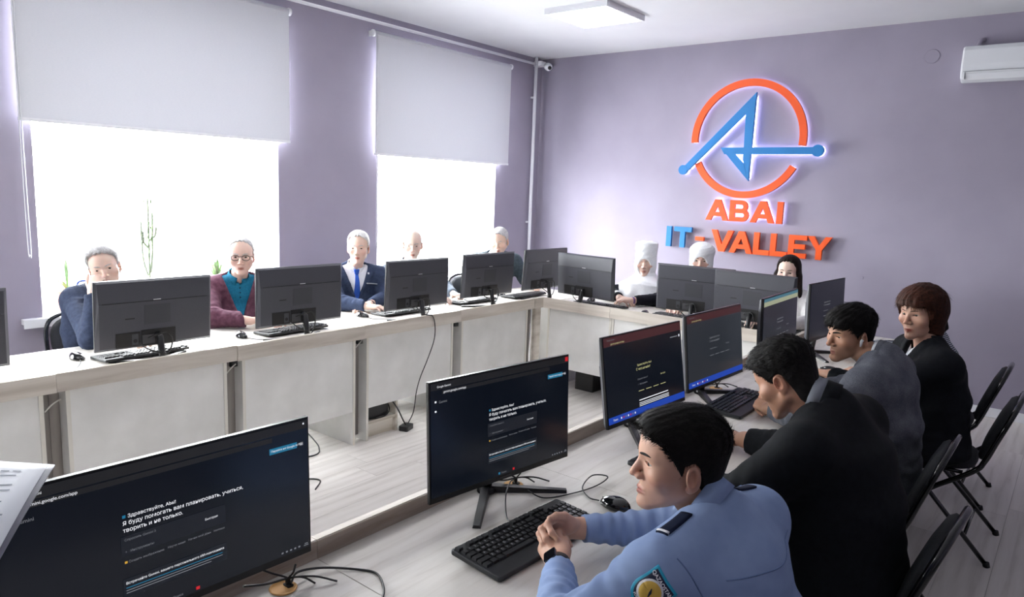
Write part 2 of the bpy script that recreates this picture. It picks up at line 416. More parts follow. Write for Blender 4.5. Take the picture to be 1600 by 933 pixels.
# painted round junction cover
tag(MB().lathe([(.052, XB-.006), (.055, XB-.003), (.055, XB)], 32, (0, 1.155, 2.86), 'x').build('junction_cover', 'wall_paint'),
    'round purple painted junction box cover left of the air conditioner', 'wall cover')
tag(MB().lathe([(.012, XB-.004), (.013, XB)], 16, (0, 1.49, 1.02), 'x').build('wall_screw_cap', 'wall_paint'), 'tiny painted cap on the purple wall right of the sign', 'wall cap')

# ================================================================== THE SIGN
sign = thing('wall_sign', 'backlit orange and blue lettered sign with ring and arrow emblem', 'sign', (XB, 0, 0))
TH0, TH1 = .03, .062        # front plate between these distances from the wall
def splate(polys, mat, name, halo=True, fwd=0.0):
    q = MB()
    def ccw(p): return p if sum(p[i-1][0]*p[i][1]-p[i][0]*p[i-1][1] for i in range(len(p))) > 0 else p[::-1]
    polys = [ccw(p) for p in polys]
    for i, p in enumerate(polys): q.prism([(-u, z) for u, z in p], -TH1-.0005*i-fwd, -TH0-.0003*i-fwd, 'x')
    o = q.build(name, mat, sign)
    if halo:
        h = MB()
        for p in polys:
            cu = sum(a for a, _ in p)/len(p); cz = sum(b for _, b in p)/len(p)
            h.prism([(-(cu+(u-cu)*.94), cz+(z-cz)*.94) for u, z in p], -TH0, -TH0+.006, 'x')
        h.build('halo_strip', 'halo_led', o)
    return o
def arc(a0, a1, r0, r1, c=(-2.61, 2.219), n=40):
    q = MB(); h = MB()
    for i in range(n):
        t0 = math.radians(a0+(a1-a0)*i/n); t1 = math.radians(a0+(a1-a0)*(i+1)/n)
        P = [(c[0]+r*math.cos(t), c[1]+r*math.sin(t)) for r, t in ((r0, t0), (r1, t0), (r1, t1), (r0, t1))]
        q.prism([(-u, z) for u, z in P], -TH1, -TH0, 'x')
        P = [(c[0]+r*math.cos(t), c[1]+r*math.sin(t)) for r, t in ((r0+.008, t0), (r1-.008, t0), (r1-.008, t1), (r0+.008, t1))]
        h.prism([(-u, z) for u, z in P], -TH0, -TH0+.006, 'x')
    o = q.build('ring_segment', 'orange_acrylic', sign); h.build('halo_strip', 'halo_led', o)
arc(-7, 183, .487, .552); arc(205.5, 331, .487, .552)
def disc(c, r, n=28): return [(c[0]+r*math.cos(2*PI*k/n), c[1]+r*math.sin(2*PI*k/n)) for k in range(n)]
splate([[(-3.205, 1.96), (-3.168, 1.915), (-2.60, 2.475), (-2.625, 2.138), (-2.606, 2.138), (-2.545, 2.138), (-2.535, 2.64)][:3] + [(-2.535, 2.64)],
        [(-2.622, 2.455), (-2.61, 2.02), (-2.545, 1.83), (-2.537, 2.64)],
        [(-2.84, 2.14), (-2.80, 2.078), (-1.97, 2.078), (-1.97, 2.14)],
        [(-2.84, 2.14), (-2.76, 2.14), (-2.60, 1.985), (-2.545, 1.83)],
        disc((-3.215, 1.925), .047), disc((-1.945, 2.109), .052)], 'blue_acrylic', 'arrow_emblem', fwd=.034)
def stroke(a, b, w):
    d = Vector((b[0]-a[0], b[1]-a[1])); n = Vector((-d.y, d.x)).normalized()*w/2
    return [(a[0]-n.x, a[1]-n.y), (b[0]-n.x, b[1]-n.y), (b[0]+n.x, b[1]+n.y), (a[0]+n.x, a[1]+n.y)]
def letter(ch, u0, u1, z0, z1):
    w = u1-u0; h = z1-z0; t = .052; P = []
    def X(f): return u0+f*w
    if ch in 'AV':
        s = 1 if ch == 'A' else -1; zt = z1 if s > 0 else z0; zb = z0 if s > 0 else z1; mid = (u0+u1)/2; k = t*1.06
        P = [[(u0, zb), (u0+k, zb), (mid+k*.52, zt), (mid-k*.52, zt)], [(u1-k, zb), (u1, zb), (mid+k*.52, zt), (mid-k*.52, zt)]]
        if s < 0: P = [p[::-1] for p in P]
        if s > 0: P.append([(u0+w*.2, z0+h*.2), (u1-w*.2, z0+h*.2), (u1-w*.26, z0+h*.4), (u0+w*.26, z0+h*.4)])
    elif ch == 'I': P = [[(u0, z0), (u1, z0), (u1, z1), (u0, z1)]]
    elif ch == '-': P = [[(u0, z0), (u1, z0), (u1, z1), (u0, z1)]]
    elif ch == 'T':
        m_ = (u0+u1)/2; P = [[(u0, z1-t*.92), (u1, z1-t*.92), (u1, z1), (u0, z1)], [(m_-t/2, z0), (m_+t/2, z0), (m_+t/2, z1-t*.9), (m_-t/2, z1-t*.9)]]
    elif ch == 'L': P = [[(u0, z0), (u0+t, z0), (u0+t, z1), (u0, z1)], [(u0+t, z0), (u1, z0), (u1, z0+t*.9), (u0+t, z0+t*.9)]]
    elif ch == 'E':
        P = [[(u0, z0), (u0+t, z0), (u0+t, z1), (u0, z1)]]
        for zz in (z0, (z0+z1)/2-t*.42, z1-t*.86): P.append([(u0+t, zz), (u1-(.012 if zz not in (z0, z1-t*.86) else 0), zz), (u1-(.012 if zz not in (z0, z1-t*.86) else 0), zz+t*.86), (u0+t, zz+t*.86)])
    elif ch == 'Y':
        m_ = (u0+u1)/2; zc = z0+h*.42
        P = [[(m_-t/2, z0), (m_+t/2, z0), (m_+t/2, zc), (m_-t/2, zc)], [(m_-t/2, zc), (m_+t/2, zc), (u0+t*1.1, z1), (u0, z1)], [(m_-t/2, zc), (m_+t/2, zc), (u1, z1), (u1-t*1.1, z1)]]
    elif ch == 'B':
        P = [[(u0, z0), (u0+t, z0), (u0+t, z1), (u0, z1)]]
        zm = (z0+z1)/2
        for (a, b, rr) in ((z0, zm+t*.38, 0), (zm-t*.38, z1, .012)):
            ro = (b-a)/2; ri = ro-t*.8; cz = (a+b)/2; cu = u1-rr-ro
            for zz in (a, b-t*.8): P.append([(u0+t, zz), (cu, zz), (cu, zz+t*.8), (u0+t, zz+t*.8)])
            n = 10
            for i in range(n):
                t0 = -PI/2+PI*i/n; t1 = -PI/2+PI*(i+1)/n
                P.append([(cu+ri*math.cos(t0), cz+ri*math.sin(t0)), (cu+ro*math.cos(t0), cz+ro*math.sin(t0)), (cu+ro*math.cos(t1), cz+ro*math.sin(t1)), (cu+ri*math.cos(t1), cz+ri*math.sin(t1))])
    return P
for ch, u0, u1 in (('A', -2.955, -2.722), ('B', -2.715, -2.525), ('A', -2.51, -2.28), ('I', -2.262, -2.207)):
    splate(letter(ch, u0, u1, 1.445, 1.648), 'orange_acrylic', 'letter_'+ch.lower())
for ch, u0, u1 in (('I', -3.362, -3.308), ('T', -3.278, -3.09)):
    splate(letter(ch, u0, u1, 1.152, 1.358), 'blue_acrylic', 'letter_'+ch.lower(), halo=False)
splate(letter('-', -3.045, -2.955, 1.233, 1.272), 'orange_acrylic', 'hyphen', halo=False)
for ch, u0, u1 in (('V', -2.88, -2.655), ('A', -2.69, -2.462), ('L', -2.455, -2.302), ('L', -2.296, -2.14), ('E', -2.13, -1.968), ('Y', -1.965, -1.752)):
    splate(letter(ch, u0, u1, 1.145, 1.354), 'orange_acrylic', 'letter_'+ch.lower(), halo=False)
# ================================================================== DESKS
DZ = .735
def desk(label, cx, cy, L, rotz, group, wood_sfx='', depth=.70, gapl=.045, gapr=.045, dz=0.0, filler=True, panel_z0=.22, up=.785):
    """desk unit: local x along the desk, the side facing the room centre is at y=0 (upstand), sitters at +y"""
    t = thing('office_desk', label, 'desk', (cx, cy, 0), rotz, group)
    h = L/2
    dm = 'desk_wood'; um = 'upstand_wood'
    MB().box(-h+.0008, h-.0008, .0, depth, DZ-.028, DZ).build('desktop', dm, t, bevel=.0012)
    MB().box(-h+.0008, h-.0008, -.025+dz, -.0005, .70+dz*.6, up+dz*.6).build('upstand', um, t, bevel=.0012)
    MB().box(-h+.0008, h-.0008, 0, .003, DZ, up+dz*.6-.002).build('upstand_lining', 'upstand_inner', t)
    MB().box(-h+gapl+.018, h-gapr-.018, .016, .032, panel_z0, .704).build('front_panel', 'concrete_panel', t)
    for s, g in ((-1, gapl), (1, gapr)):
        x0, x1 = sorted((s*(h-g), s*(h-g-.018)))
        MB().box(x0, x1, .012, depth-.06, 0, .706).build('side_panel', 'concrete_panel', t)
        MB().box(x0, x1, .0095, .012, 0, .706).build('edge_strip', 'panel_edge', t)
    if filler:
        MB().box(h-gapr+.001, h-.001, .09, .105, .03, .704).build('gap_filler', 'grey_wood_v', t)
        MB().box(-h+.001, -h+gapl-.001, .09, .105, .03, .704).build('gap_filler', 'grey_wood_v', t)
    return t
UY = 3.503
wj = [-.6, .275, 1.145, 2.015, 2.885, 3.78, 4.67]
wl = ['out of view at left', 'under the cut off left monitor', 'before the person resting a cheek', 'before the maroon blazer',
      'with a pc shelf underneath', 'before the person in the grey shirt']
for i in range(len(wj)-1):
    desk('pale wood window row desk with grey panel, '+wl[i], (wj[i]+wj[i+1])/2, UY, wj[i+1]-wj[i], 0, 'desks of the window row', dz=.0025*((i*7) % 3-1))
# corner worktop joining the window row and the sign wall row
t = thing('corner_desk', 'square pale wood corner desktop between the window row and the sign wall row', 'desk', (4.67, UY, 0))
MB().box(.001, .875, .0, .70, DZ-.028, DZ).build('desktop', 'desk_wood', t, bevel=.0012)
MB().box(.001, .140, -.025, -.0005, .70, .785).build('upstand', 'upstand_wood', t, bevel=.0012)
MB().box(.835, .853, .05, .64, 0, .706).build('side_panel', 'concrete_panel', t)
MB().box(.03, .045, .05, .09, 0, .704).build('corner_post', 'grey_wood_v', t)
q = MB(); q.rbox(.055, .135, .0, .05, 0, .70, .02, 5); q.build('corner_post', 'upstand_wood', t)
# sign wall row: local x runs along world -y, sitters toward +x
bj = [3.478, 2.83, 2.14, 1.437]
bl = ['before the person in the tall headdress', 'before the person behind the middle monitors', 'before the person in the white jacket']
for i in range(3):
    L = bj[i]-bj[i+1]
    desk('pale wood sign wall desk with grey panel, '+bl[i], 4.81, (bj[i]+bj[i+1])/2, L, -PI/2, 'desks of the sign wall row', gapl=.002 if i else .03, gapr=.002, filler=False, panel_z0=.205, depth=.70)
# near row: sitters toward -y
nj = [-.72, .15, 1.02, 1.90, 2.77, 3.65, 4.52, 5.52]
nl = ['mostly out of the picture at left', 'under the large monitor at the lower left', 'where the blue uniformed person sits', 'where the person in black bends over', 'where the person in the grey blazer leans',
      'where the person in the black jacket sits', 'at the far end of the near row']
for i in range(len(nj)-1):
    desk('pale wood desk of the near row, '+nl[i], (nj[i]+nj[i+1])/2, 1.41, nj[i+1]-nj[i], PI, 'desks of the near row', dz=.001*((i*5) % 3-1))
# pc shelf under the window row
t = thing('pc_shelf', 'low pale wood shelf holding a black pc tower beneath the window row', 'shelf', (2.965, 3.535, 0))
MB().box(0, .24, .004, .45, .10, .118).build('shelf_board', 'shelf_wood', t); MB().box(.24, .258, 0, .46, 0, .30).build('side_board', 'shelf_wood', t)
MB().box(0, .24, .03, .046, 0, .10).build('plinth', 'shelf_wood', t)
def tower(x, y, z, label, rz=0):
    t = thing('computer_tower', label, 'computer', (x, y, z), rz)
    MB().rbox(-.09, .09, 0, .38, 0, .39, .006).build('case', 'black_plastic', t)
    q = MB()
    for k in range(9): q.box(-.07, .07, -.003, 0, .12+k*.02, .128+k*.02)
    q.build('grille', 'recess_dark', t)
    q = MB().lathe([(.012, -.004), (.014, 0)], 14, (0, 0, .35), 'y'); q.build('power_button', 'metal_grey', t)
tower(3.08, 3.57, .118, 'black pc tower on the low shelf under the window row')
t = tower(5.0, 3.17, 0, 'black pc tower under the sign wall desk near the corner', -PI/2)
tower(4.95, 2.55, 0.0, 'black pc tower under the middle of the sign wall row', -PI/2)
q = MB(); q.rbox(-.05, .05, -.035, .035, 0, .035, .012)
o = q.build('power_adapter', 'black_plastic', None, bevel=.004); o.location = (3.272, 3.50, 0); o.rotation_euler = (0, 0, .35)
tag(o, 'black power adapter lying on the floor below the hanging cable', 'adapter')

# ================================================================== CABLES
def cable(name, pts, label, r=.003, mat='cable_black', n=10, group=None):
    return tag(MB().tube(spline(pts, n), r, 6).build(name, mat), label, 'cable', group)
cable('hanging_cable', [(3.40, 3.56, .84), (3.43, 3.50, .792), (3.475, 3.469, .78), (3.50, 3.466, .70), (3.49, 3.466, .60), (3.43, 3.468, .47), (3.37, 3.47, .36), (3.345, 3.48, .26), (3.33, 3.49, .12), (3.29, 3.50, .04)],
      'thin black cable hanging from the desk edge down to the power adapter', .0035)
cable('pc_cable', [(3.10, 3.56, .30), (3.16, 3.545, .24), (3.215, 3.53, .16), (3.25, 3.515, .08), (3.268, 3.50, .034)], 'thick black cable from the pc shelf to the power adapter', .005)
cable('pc_lead', [(2.99, 3.56, .125), (3.06, 3.545, .123), (3.13, 3.55, .125), (3.18, 3.57, .15), (3.185, 3.6, .2)], 'black lead looped on the low pc shelf', .004)
cable('floor_cable', [(2.35, 3.60, .004), (2.55, 3.54, .004), (2.64, 3.62, .004), (2.70, 3.75, .004), (2.74, 3.9, .02)], 'black cable lying on the floor under the window desks', .004)
cable('floor_loop', [(2.18, 3.30, .004), (2.30, 3.27, .004), (2.34, 3.20, .004), (2.25, 3.12, .004)], 'short black cable loop on the floor behind the large monitor', .004)
for i, (x, z) in enumerate(((1.145, .64), (2.01, .66), (2.885, .67))):
    cable('gap_cable', [(x-.04, 3.52, z-.03), (x-.015, 3.51, z), (x+.02, 3.53, z+.01), (x+.038, 3.56, z+.005)],
          'short pale cable crossing the gap between desk panels, '+('nearest the left edge', 'second from the left', 'above the pc shelf')[i], .0035, 'cable_white')
for i, x in enumerate((2.018, 2.888, 3.783)):
    q = MB(); q.rbox(-.02, .02, 0, .03, -.02, .02, .008); q.tube([(0, -.004, 0), (0, .0, 0)], .012, 12)
    o = q.build('cable_clip', 'black_plastic'); o.location = (x+.012, 3.535, .675)
    tag(o, 'black cable clip high in the desk gap, '+('second gap from the left', 'gap beside the pc shelf', 'gap nearest the corner')[i], 'clip')
# ================================================================== MONITORS
MW, MH = .578, .345
SCR = {}
def put_text(parent, name, txt, size, x, z, mat, y, off=0.0):
    vs, fs = text_mesh(txt, size, off)
    q = MB().add([(v.x+x, y, v.y+z) for v in vs], fs); return q.build(name, mat, parent)
def quad(parent, name, x0, x1, z0, z1, mat, y, slant=0):
    return MB().add([(x0, y, z0), (x1, y, z0), (x1-slant, y, z1), (x0-slant if slant else x0, y, z1)], [(0, 1, 2, 3)]).build(name, mat, parent)
def monitor(label, x, y, zb, rz, tilt, w=MW, h=MH, content=None, group=None, seen='front', cable_=False):
    t = thing('monitor', label, 'monitor', (x, y, DZ), rz, group)
    zb -= DZ
    Mt = Matrix.Translation((0, 0, zb)) @ Matrix.Rotation(-tilt, 4, 'X')
    def place(o): o.matrix_local = Mt; return o
    body = MB(); hw = w/2
    body.rbox(-hw, hw, .0, .012, 0, h, .0015); 
    place(body.build('bezel', 'bezel_black', t))
    sc = place(MB().box(-hw+.005, hw-.005, -.0012, .0, .016, h-.005).build('screen', 'screen_glass' if content != 'grey' else 'screen_glass_grey', t))
    place(MB().box(-.022, .022, -.0014, 0, .006, .0085).build('logo', 'connector_grey', t)) if seen == 'front' else None
    # back shell: smooth upper band, shallow groove, thicker lower half
    bk = MB(); prof = [(.012, .002, .001), (.030, .014, .016), (.032, h*.68, .016), (.0305, h*.685, .016), (.022, h-.010, .012), (.012, h-.001, .001)]
    vs = [(-hw+i_, y_, z_) for y_, z_, i_ in prof]+[(hw-i_, y_, z_) for y_, z_, i_ in prof]; np_ = len(prof)
    bk.add(vs, [tuple(range(np_)), tuple(range(np_, 2*np_))[::-1]]+[(i, i+np_, (i+1) % np_+np_, (i+1) % np_) for i in range(np_)])
    sh = place(bk.build('back_shell', 'monitor_back', t))
    MB().box(-hw+.03, hw-.03, .0295, .0325, h*.682, h*.690).build('groove', 'recess_dark', sh)
    MB().box(-.018, .018, .031, .0330, h*.695, h*.706).build('logo', 'logo_silver', sh)
    MB().box(-.065, .065, .0315, .0328, h*.34, h*.63).build('mount_plate', 'monitor_back_lower', sh)
    MB().box(.11, .155, .0315, .0328, h*.44, h*.455).build('vent', 'recess_dark', sh)
    MB().box(.085, .20, .0300, .0336, .012, .085).build('socket_recess', 'recess_dark', sh)
    MB().box(.095, .125, .0300, .0345, .02, .075).build('socket_cover', 'monitor_back_lower', sh)
    q = MB().lathe([(.010, .034), (.010, .0352)], 14, (.11, 0, .04), 'y'); q.build('power_socket', 'recess_dark', sh)
    MB().box(-.09, .08, .0300, .0336, .01, .09).build('stand_recess', 'recess_dark', sh)
    MB().box(.015, .075, .0325, .036, .018, .065).build('connector_panel', 'connector_grey', sh)
    # stand
    bz = -zb
    q = MB(); q.tube([Mt @ Vector((0, .033, .06)), Mt @ Vector((0, .058, .055)), (0, .075, .06), (0, .082, .008)], [.016, .017, .016, .017], 10)
    q.build('stand_pole', 'black_plastic', t)
    q = MB().lathe([(.03, 0), (.032, .004), (.028, .012), (.018, .016)], 20, (0, .08, 0)); q.build('stand_hub', 'black_plastic', t)
    for s in (-1, 1):
        a = Vector((0, .085, .0)); b = Vector((s*.19, -.085, .0)); d = (b-a).normalized(); n = Vector((-d.y, d.x, 0))*.012
        q = MB().add([a-n*1.3, b-n, b+n, a+n*1.3, a-n*1.1+Vector((0, 0, .022)), b-n*.7+Vector((0, 0, .009)), b+n*.7+Vector((0, 0, .009)), a+n*1.1+Vector((0, 0, .022))],
                     [(3, 2, 1, 0), (4, 5, 6, 7), (0, 1, 5, 4), (1, 2, 6, 5), (2, 3, 7, 6), (3, 0, 4, 7)])
        q.build('stand_foot', 'black_plastic', t)
    if cable_:
        q = MB(); p = [Mt @ Vector((.05, .04, .05)), Mt @ Vector((.02, .075, .07)), Mt @ Vector((-.03, .09, .075)), (-.045, .095, zb+.02), (-.02, .095, .05), (.02, .09, .06), (.07, .075, zb+.0), Mt @ Vector((.10, .05, .03))]
        q.tube(spline(p, 8), .0035, 6); q.tube(spline([(0.01, .09, .07), (.0, .1, .03), (.03, .085, .006), (.1, .05, .006)], 8), .003, 6); q.build('cable', 'cable_black', t)
    # picture on the screen
    Y = -.0018; L = -hw+.005; Rr = hw-.005; T = h-.005; B = .016
    if content == 'chat':
        quad(sc, 'tab_bar', L, Rr, T-.020, T, 'px_tabs', Y)
        quad(sc, 'address_bar', L+.04, Rr-.09, T-.034, T-.023, 'px_tabs', Y)
        put_text(sc, 'tab_title', 'Google Gemini', .008, L+.022, T-.014, 'px_white', Y-.0002)
        put_text(sc, 'address', 'gemini.google.com/app', .009, L+.045, T-.031, 'px_white', Y-.0002)
        put_text(sc, 'side_title', 'Gemini', .010, L+.028, T-.058, 'px_grey', Y-.0002)
        for k, zz in enumerate((T-.055, T-.082)): quad(sc, 'icon', L+.014, L+.020, zz, zz+.005, 'px_white', Y-.0002)
        quad(sc, 'upgrade_button', Rr-.098, Rr-.028, T-.062, T-.048, 'px_blue', Y-.0002)
        put_text(sc, 'button_text', 'Перейти на Google AI Plus', .0068, Rr-.094, T-.057, 'px_white', Y-.0004)
        quad(sc, 'avatar', Rr-.020, Rr-.012, T-.059, T-.051, 'px_grey', Y-.0002)
        quad(sc, 'close_button', Rr-.016, Rr-.002, T-.016, T-.002, 'px_red', Y-.0003) if w == MW else quad(sc, 'close_mark', Rr-.012, Rr-.008, T-.010, T-.006, 'px_white', Y-.0003)
        x0 = -.068 if w == MW else -.105
        def tx(nm, t_, sz, dx, z_, m_, off=0.0): put_text(sc, nm, t_, sz*.80, x0+dx*.80, z_, m_, Y-.0003, off)
        tx('greeting', 'Здравствуйте, Abai!', .0125, .012, .222, 'px_white', .00003)
        quad(sc, 'spark_icon', x0, x0+.006, .2225, .2285, 'px_blue', Y-.0003)
        tx('headline', 'Я буду помогать вам планировать, учиться,', .0145, 0, .208, 'px_white', .00004)
        tx('headline', 'творить и не только.', .0145, 0, .194, 'px_white', .00004)
        quad(sc, 'prompt_box', x0-.005, x0+.205, .146, .186, 'px_card', Y-.0001)
        tx('prompt', 'Спросить Gemini 3', .0085, .002, .176, 'px_grey'); tx('tools', '+   Инструменты', .0085, .002, .152, 'px_grey'); tx('mode', 'Быстрая', .0085, .20, .164, 'px_white')
        quad(sc, 'chip_icon', x0, x0+.005, .131, .1355, 'px_yellow', Y-.0003)
        tx('chip', 'Создать изображение', .0078, .009, .131, 'px_grey'); tx('chip', 'Научи меня', .0078, .102, .132, 'px_grey'); tx('chip', 'Начни мой день', .0078, .154, .133, 'px_grey'); tx('chip', 'Напиши', .0078, .222, .133, 'px_grey')
        quad(sc, 'card', x0-.005, x0+.205, .062, .100, 'px_card', Y-.0001)
        tx('card_title', 'Встречайте Gemini, вашего персонального ИИ-помощника', .0088, 0, .088, 'px_white', .00003)
        for k in range(3): quad(sc, 'text_line', x0, x0+.195-.025*(k == 2), .080-k*.0052, .0817-k*.0052, 'px_grey' if k else 'px_blue', Y-.0003)
        quad(sc, 'start_icon', -.03, -.023, B+.004, B+.011, 'px_blue', Y-.0003); quad(sc, 'task_icon', .03, .038, B+.004, B+.011, 'px_red', Y-.0003)
        put_text(sc, 'search', 'Поиск', .007, -.018, B+.005, 'px_grey', Y-.0003)
        for k in range(5): quad(sc, 'tray_icon', Rr-.075+k*.011, Rr-.070+k*.011, B+.006, B+.010, 'px_grey', Y-.0003)
        quad(sc, 'clock', Rr-.016, Rr-.004, B+.005, B+.007, 'px_grey', Y-.0003); quad(sc, 'clock', Rr-.014, Rr-.005, B+.009, B+.011, 'px_grey', Y-.0003)
    elif content in ('red', 'grey', 'teal', 'dark'):
        if content in ('red', 'grey'):
            quad(sc, 'tab_bar', L, Rr, T-.034, T, 'px_maroon', Y)
            put_text(sc, 'tab_title', 'Google Gemini', .008, L+.022, T-.013, 'px_grey', Y-.0002); put_text(sc, 'address', 'gemini.google.com/app', .010, L+.045, T-.029, 'px_cream', Y-.0002)
            quad(sc, 'task_bar', L, Rr, B, B+.026, 'px_barblue', Y)
            for k in range(7): quad(sc, 'task_icon', L+.08+k*.016, L+.087+k*.016, B+.009, B+.016, ('px_white', 'px_red', 'px_grey')[k % 3], Y-.0003)
            put_text(sc, 'search', 'Поиск', .010, L+.03, B+.009, 'px_white', Y-.0003)
        elif content == 'teal':
            quad(sc, 'tab_bar', L, Rr, T-.016, T, 'px_teal', Y); quad(sc, 'address_bar', L, Rr, T-.038, T-.016, 'px_sand', Y)
        if content in ('red',):
            put_text(sc, 'greeting', 'Здравствуйте, Abai!', .0115, -.07, .205, 'px_cream', Y-.0003, .00004); put_text(sc, 'headline', 'С чего начнём?', .014, -.078, .188, 'px_cream', Y-.0003, .00006)
            put_text(sc, 'prompt', 'Спросить Gemini 3', .0085, -.072, .150, 'px_grey', Y-.0003); put_text(sc, 'tools', '+   Инструменты', .0085, -.072, .130, 'px_grey', Y-.0003); put_text(sc, 'mode', 'Быстрая', .009, .10, .145, 'px_cream', Y-.0003)
            for k in range(4): quad(sc, 'chip', -.07+k*.055, -.03+k*.055, .105, .1075, 'px_cream', Y-.0003)
            quad(sc, 'card_title', -.07, .15, .068, .0715, 'px_white', Y-.0003)
            for k in range(3): quad(sc, 'text_line', -.07, .155, .058-k*.006, .0602-k*.006, 'px_white', Y-.0003)
            quad(sc, 'upgrade_text', Rr-.09, Rr-.03, T-.058, T-.054, 'px_grey', Y-.0003); quad(sc, 'avatar', Rr-.020, Rr-.012, T-.06, T-.05, 'px_white', Y-.0003)
        else:
            put_text(sc, 'greeting', 'Здравствуйте, Abai!', .0115, -.07, .215, 'px_grey', Y-.0003); put_text(sc, 'headline', 'С чего начнём?', .014, -.07, .198, 'px_grey', Y-.0003)
            put_text(sc, 'prompt', 'Спросить Gemini 3', .0085, -.07, .165, 'px_grey', Y-.0003); put_text(sc, 'mode', 'Быстрая', .009, .10, .170, 'px_grey', Y-.0003)
            for k in range(4): quad(sc, 'chip', -.07+k*.055, -.03+k*.055, .135, .1375, 'px_grey', Y-.0003)
    return t
def mon_front(label, x, y, zb, yw, tilt, **kw): return monitor(label, x, y, zb, yw, tilt, **kw)
def mon_back(label, x, y, zb, yw, tilt, **kw):
    # measured plane is the back shell: move the front plane away from the camera
    n = Vector((math.sin(yw), -math.cos(yw), 0)); return monitor(label, x-n.x*.033, y-n.y*.033, zb, yw+PI, tilt, seen='back', cable_=True, **kw)
G1 = 'monitors of the near row, screens toward the picture'
mon_front('large black monitor cut off at the lower left, chat page on its dark screen', .652, 1.36, .800, -.03, .03, w=.62, h=.332, content='chat', group=G1)
mon_front('black monitor in front of the blue uniformed person, dark chat page in view', 1.613, 1.285, .803, -.115, .05, content='chat', group=G1)
mon_front('black monitor with maroon tab bar, just beyond the head of the blue uniformed person', 2.509, 1.273, .804, -.058, .155, content='red', group=G1)
mon_front('black monitor with maroon tab bar and blank greyish page, before the person bending down', 3.182, 1.275, .808, -.041, .12, content='grey', group=G1)
mon_front('narrow looking monitor with a teal and sand coloured tab bar', 3.705, 1.165, .852, .032, .05, content='teal', group=G1)
mon_front('farthest monitor of the near row, dark screen against the purple wall', 4.556, 1.165, .852, -.072, .05, content='dark', group=G1)
G2 = 'monitors of the window row, backs toward the picture'
mon_back('black monitor back cut off at the left edge of the picture', .725, 3.60, .825, -.02, .05, group=G2)
mon_back('black monitor back hiding the chin of the person resting on one hand', 1.657, 3.615, .818, -.021, .055, group=G2)
mon_back('black monitor back between the maroon blazer and the blue tie', 2.494, 3.575, .832, -.032, .015, group=G2)
mon_back('black monitor back in front of the person in the grey shirt', 3.460, 3.59, .822, -.029, .043, group=G2)
mon_back('black monitor back in front of the person looking down', 4.294, 3.66, .82, -.058, .06, group=G2)
mon_back('black monitor back in the far corner beside the pipe', 4.98, 3.60, .83, -.043, .055, group=G2)
G3 = 'monitors of the sign wall row, backs toward the picture'
mon_back('black monitor back at the desk corner, left of the tall headdress', 4.865, 3.135, .822, -1.66, .055, group=G3)
mon_back('black monitor back below the lower white headdress', 4.90, 2.20, .82, -1.45, .05, group=G3)
mon_back('black monitor back in front of the person in the white jacket', 4.865, 1.75, .82, -1.60, .05, group=G3)

# ================================================================== KEYBOARDS
KEYW = .019
def key_layout():
    rows = []
    # (x, y, w) in key units; main block, nav block, number pad
    r = []
    r += [(0, 0, 1)] + [(2+i, 0, 1) for i in range(4)] + [(6.5+i, 0, 1) for i in range(4)] + [(11+i, 0, 1) for i in range(4)] + [(15.3+i, 0, 1) for i in range(3)]
    r += [(i, 1.2, 1) for i in range(13)] + [(13, 1.2, 2)] + [(15.3+i, 1.2, 1) for i in range(3)] + [(18.6+i, 1.2, 1) for i in range(4)]
    r += [(0, 2.2, 1.5)] + [(1.5+i, 2.2, 1) for i in range(12)] + [(13.5, 2.2, 1.5)] + [(15.3+i, 2.2, 1) for i in range(3)] + [(18.6+i, 2.2, 1) for i in range(3)] + [(21.6, 2.2, 1)]
    r += [(0, 3.2, 1.75)] + [(1.75+i, 3.2, 1) for i in range(11)] + [(12.75, 3.2, 2.25)] + [(18.6+i, 3.2, 1) for i in range(4)]
    r += [(0, 4.2, 2.25)] + [(2.25+i, 4.2, 1) for i in range(10)] + [(12.25, 4.2, 2.75)] + [(16.3, 4.2, 1)] + [(18.6+i, 4.2, 1) for i in range(4)]
    r += [(0, 5.2, 1.25), (1.25, 5.2, 1.25), (2.5, 5.2, 1.25), (3.75, 5.2, 6.25), (10, 5.2, 1.25), (11.25, 5.2, 1.25), (12.5, 5.2, 1.25), (13.75, 5.2, 1.25)] + [(15.3+i, 5.2, 1) for i in range(3)] + [(18.6, 5.2, 2), (20.6, 5.2, 1), (21.6, 5.2, 1)]
    return r
LAY = key_layout(); KU = .0188; KBW = 22.6*KU+.014
def keycap(w):
    h = .0075; a = w*KU-.0022; b = KU-.0022; i = .0018
    return [(0, 0, 0), (a, 0, 0), (a, b, 0), (0, b, 0), (i, i, h), (a-i, i, h), (a-i, b-i*.7, h), (i, b-i*.7, h)], [(4, 5, 6, 7), (0, 1, 5, 4), (1, 2, 6, 5), (2, 3, 7, 6), (3, 0, 4, 7)]
KEYMESH = {}
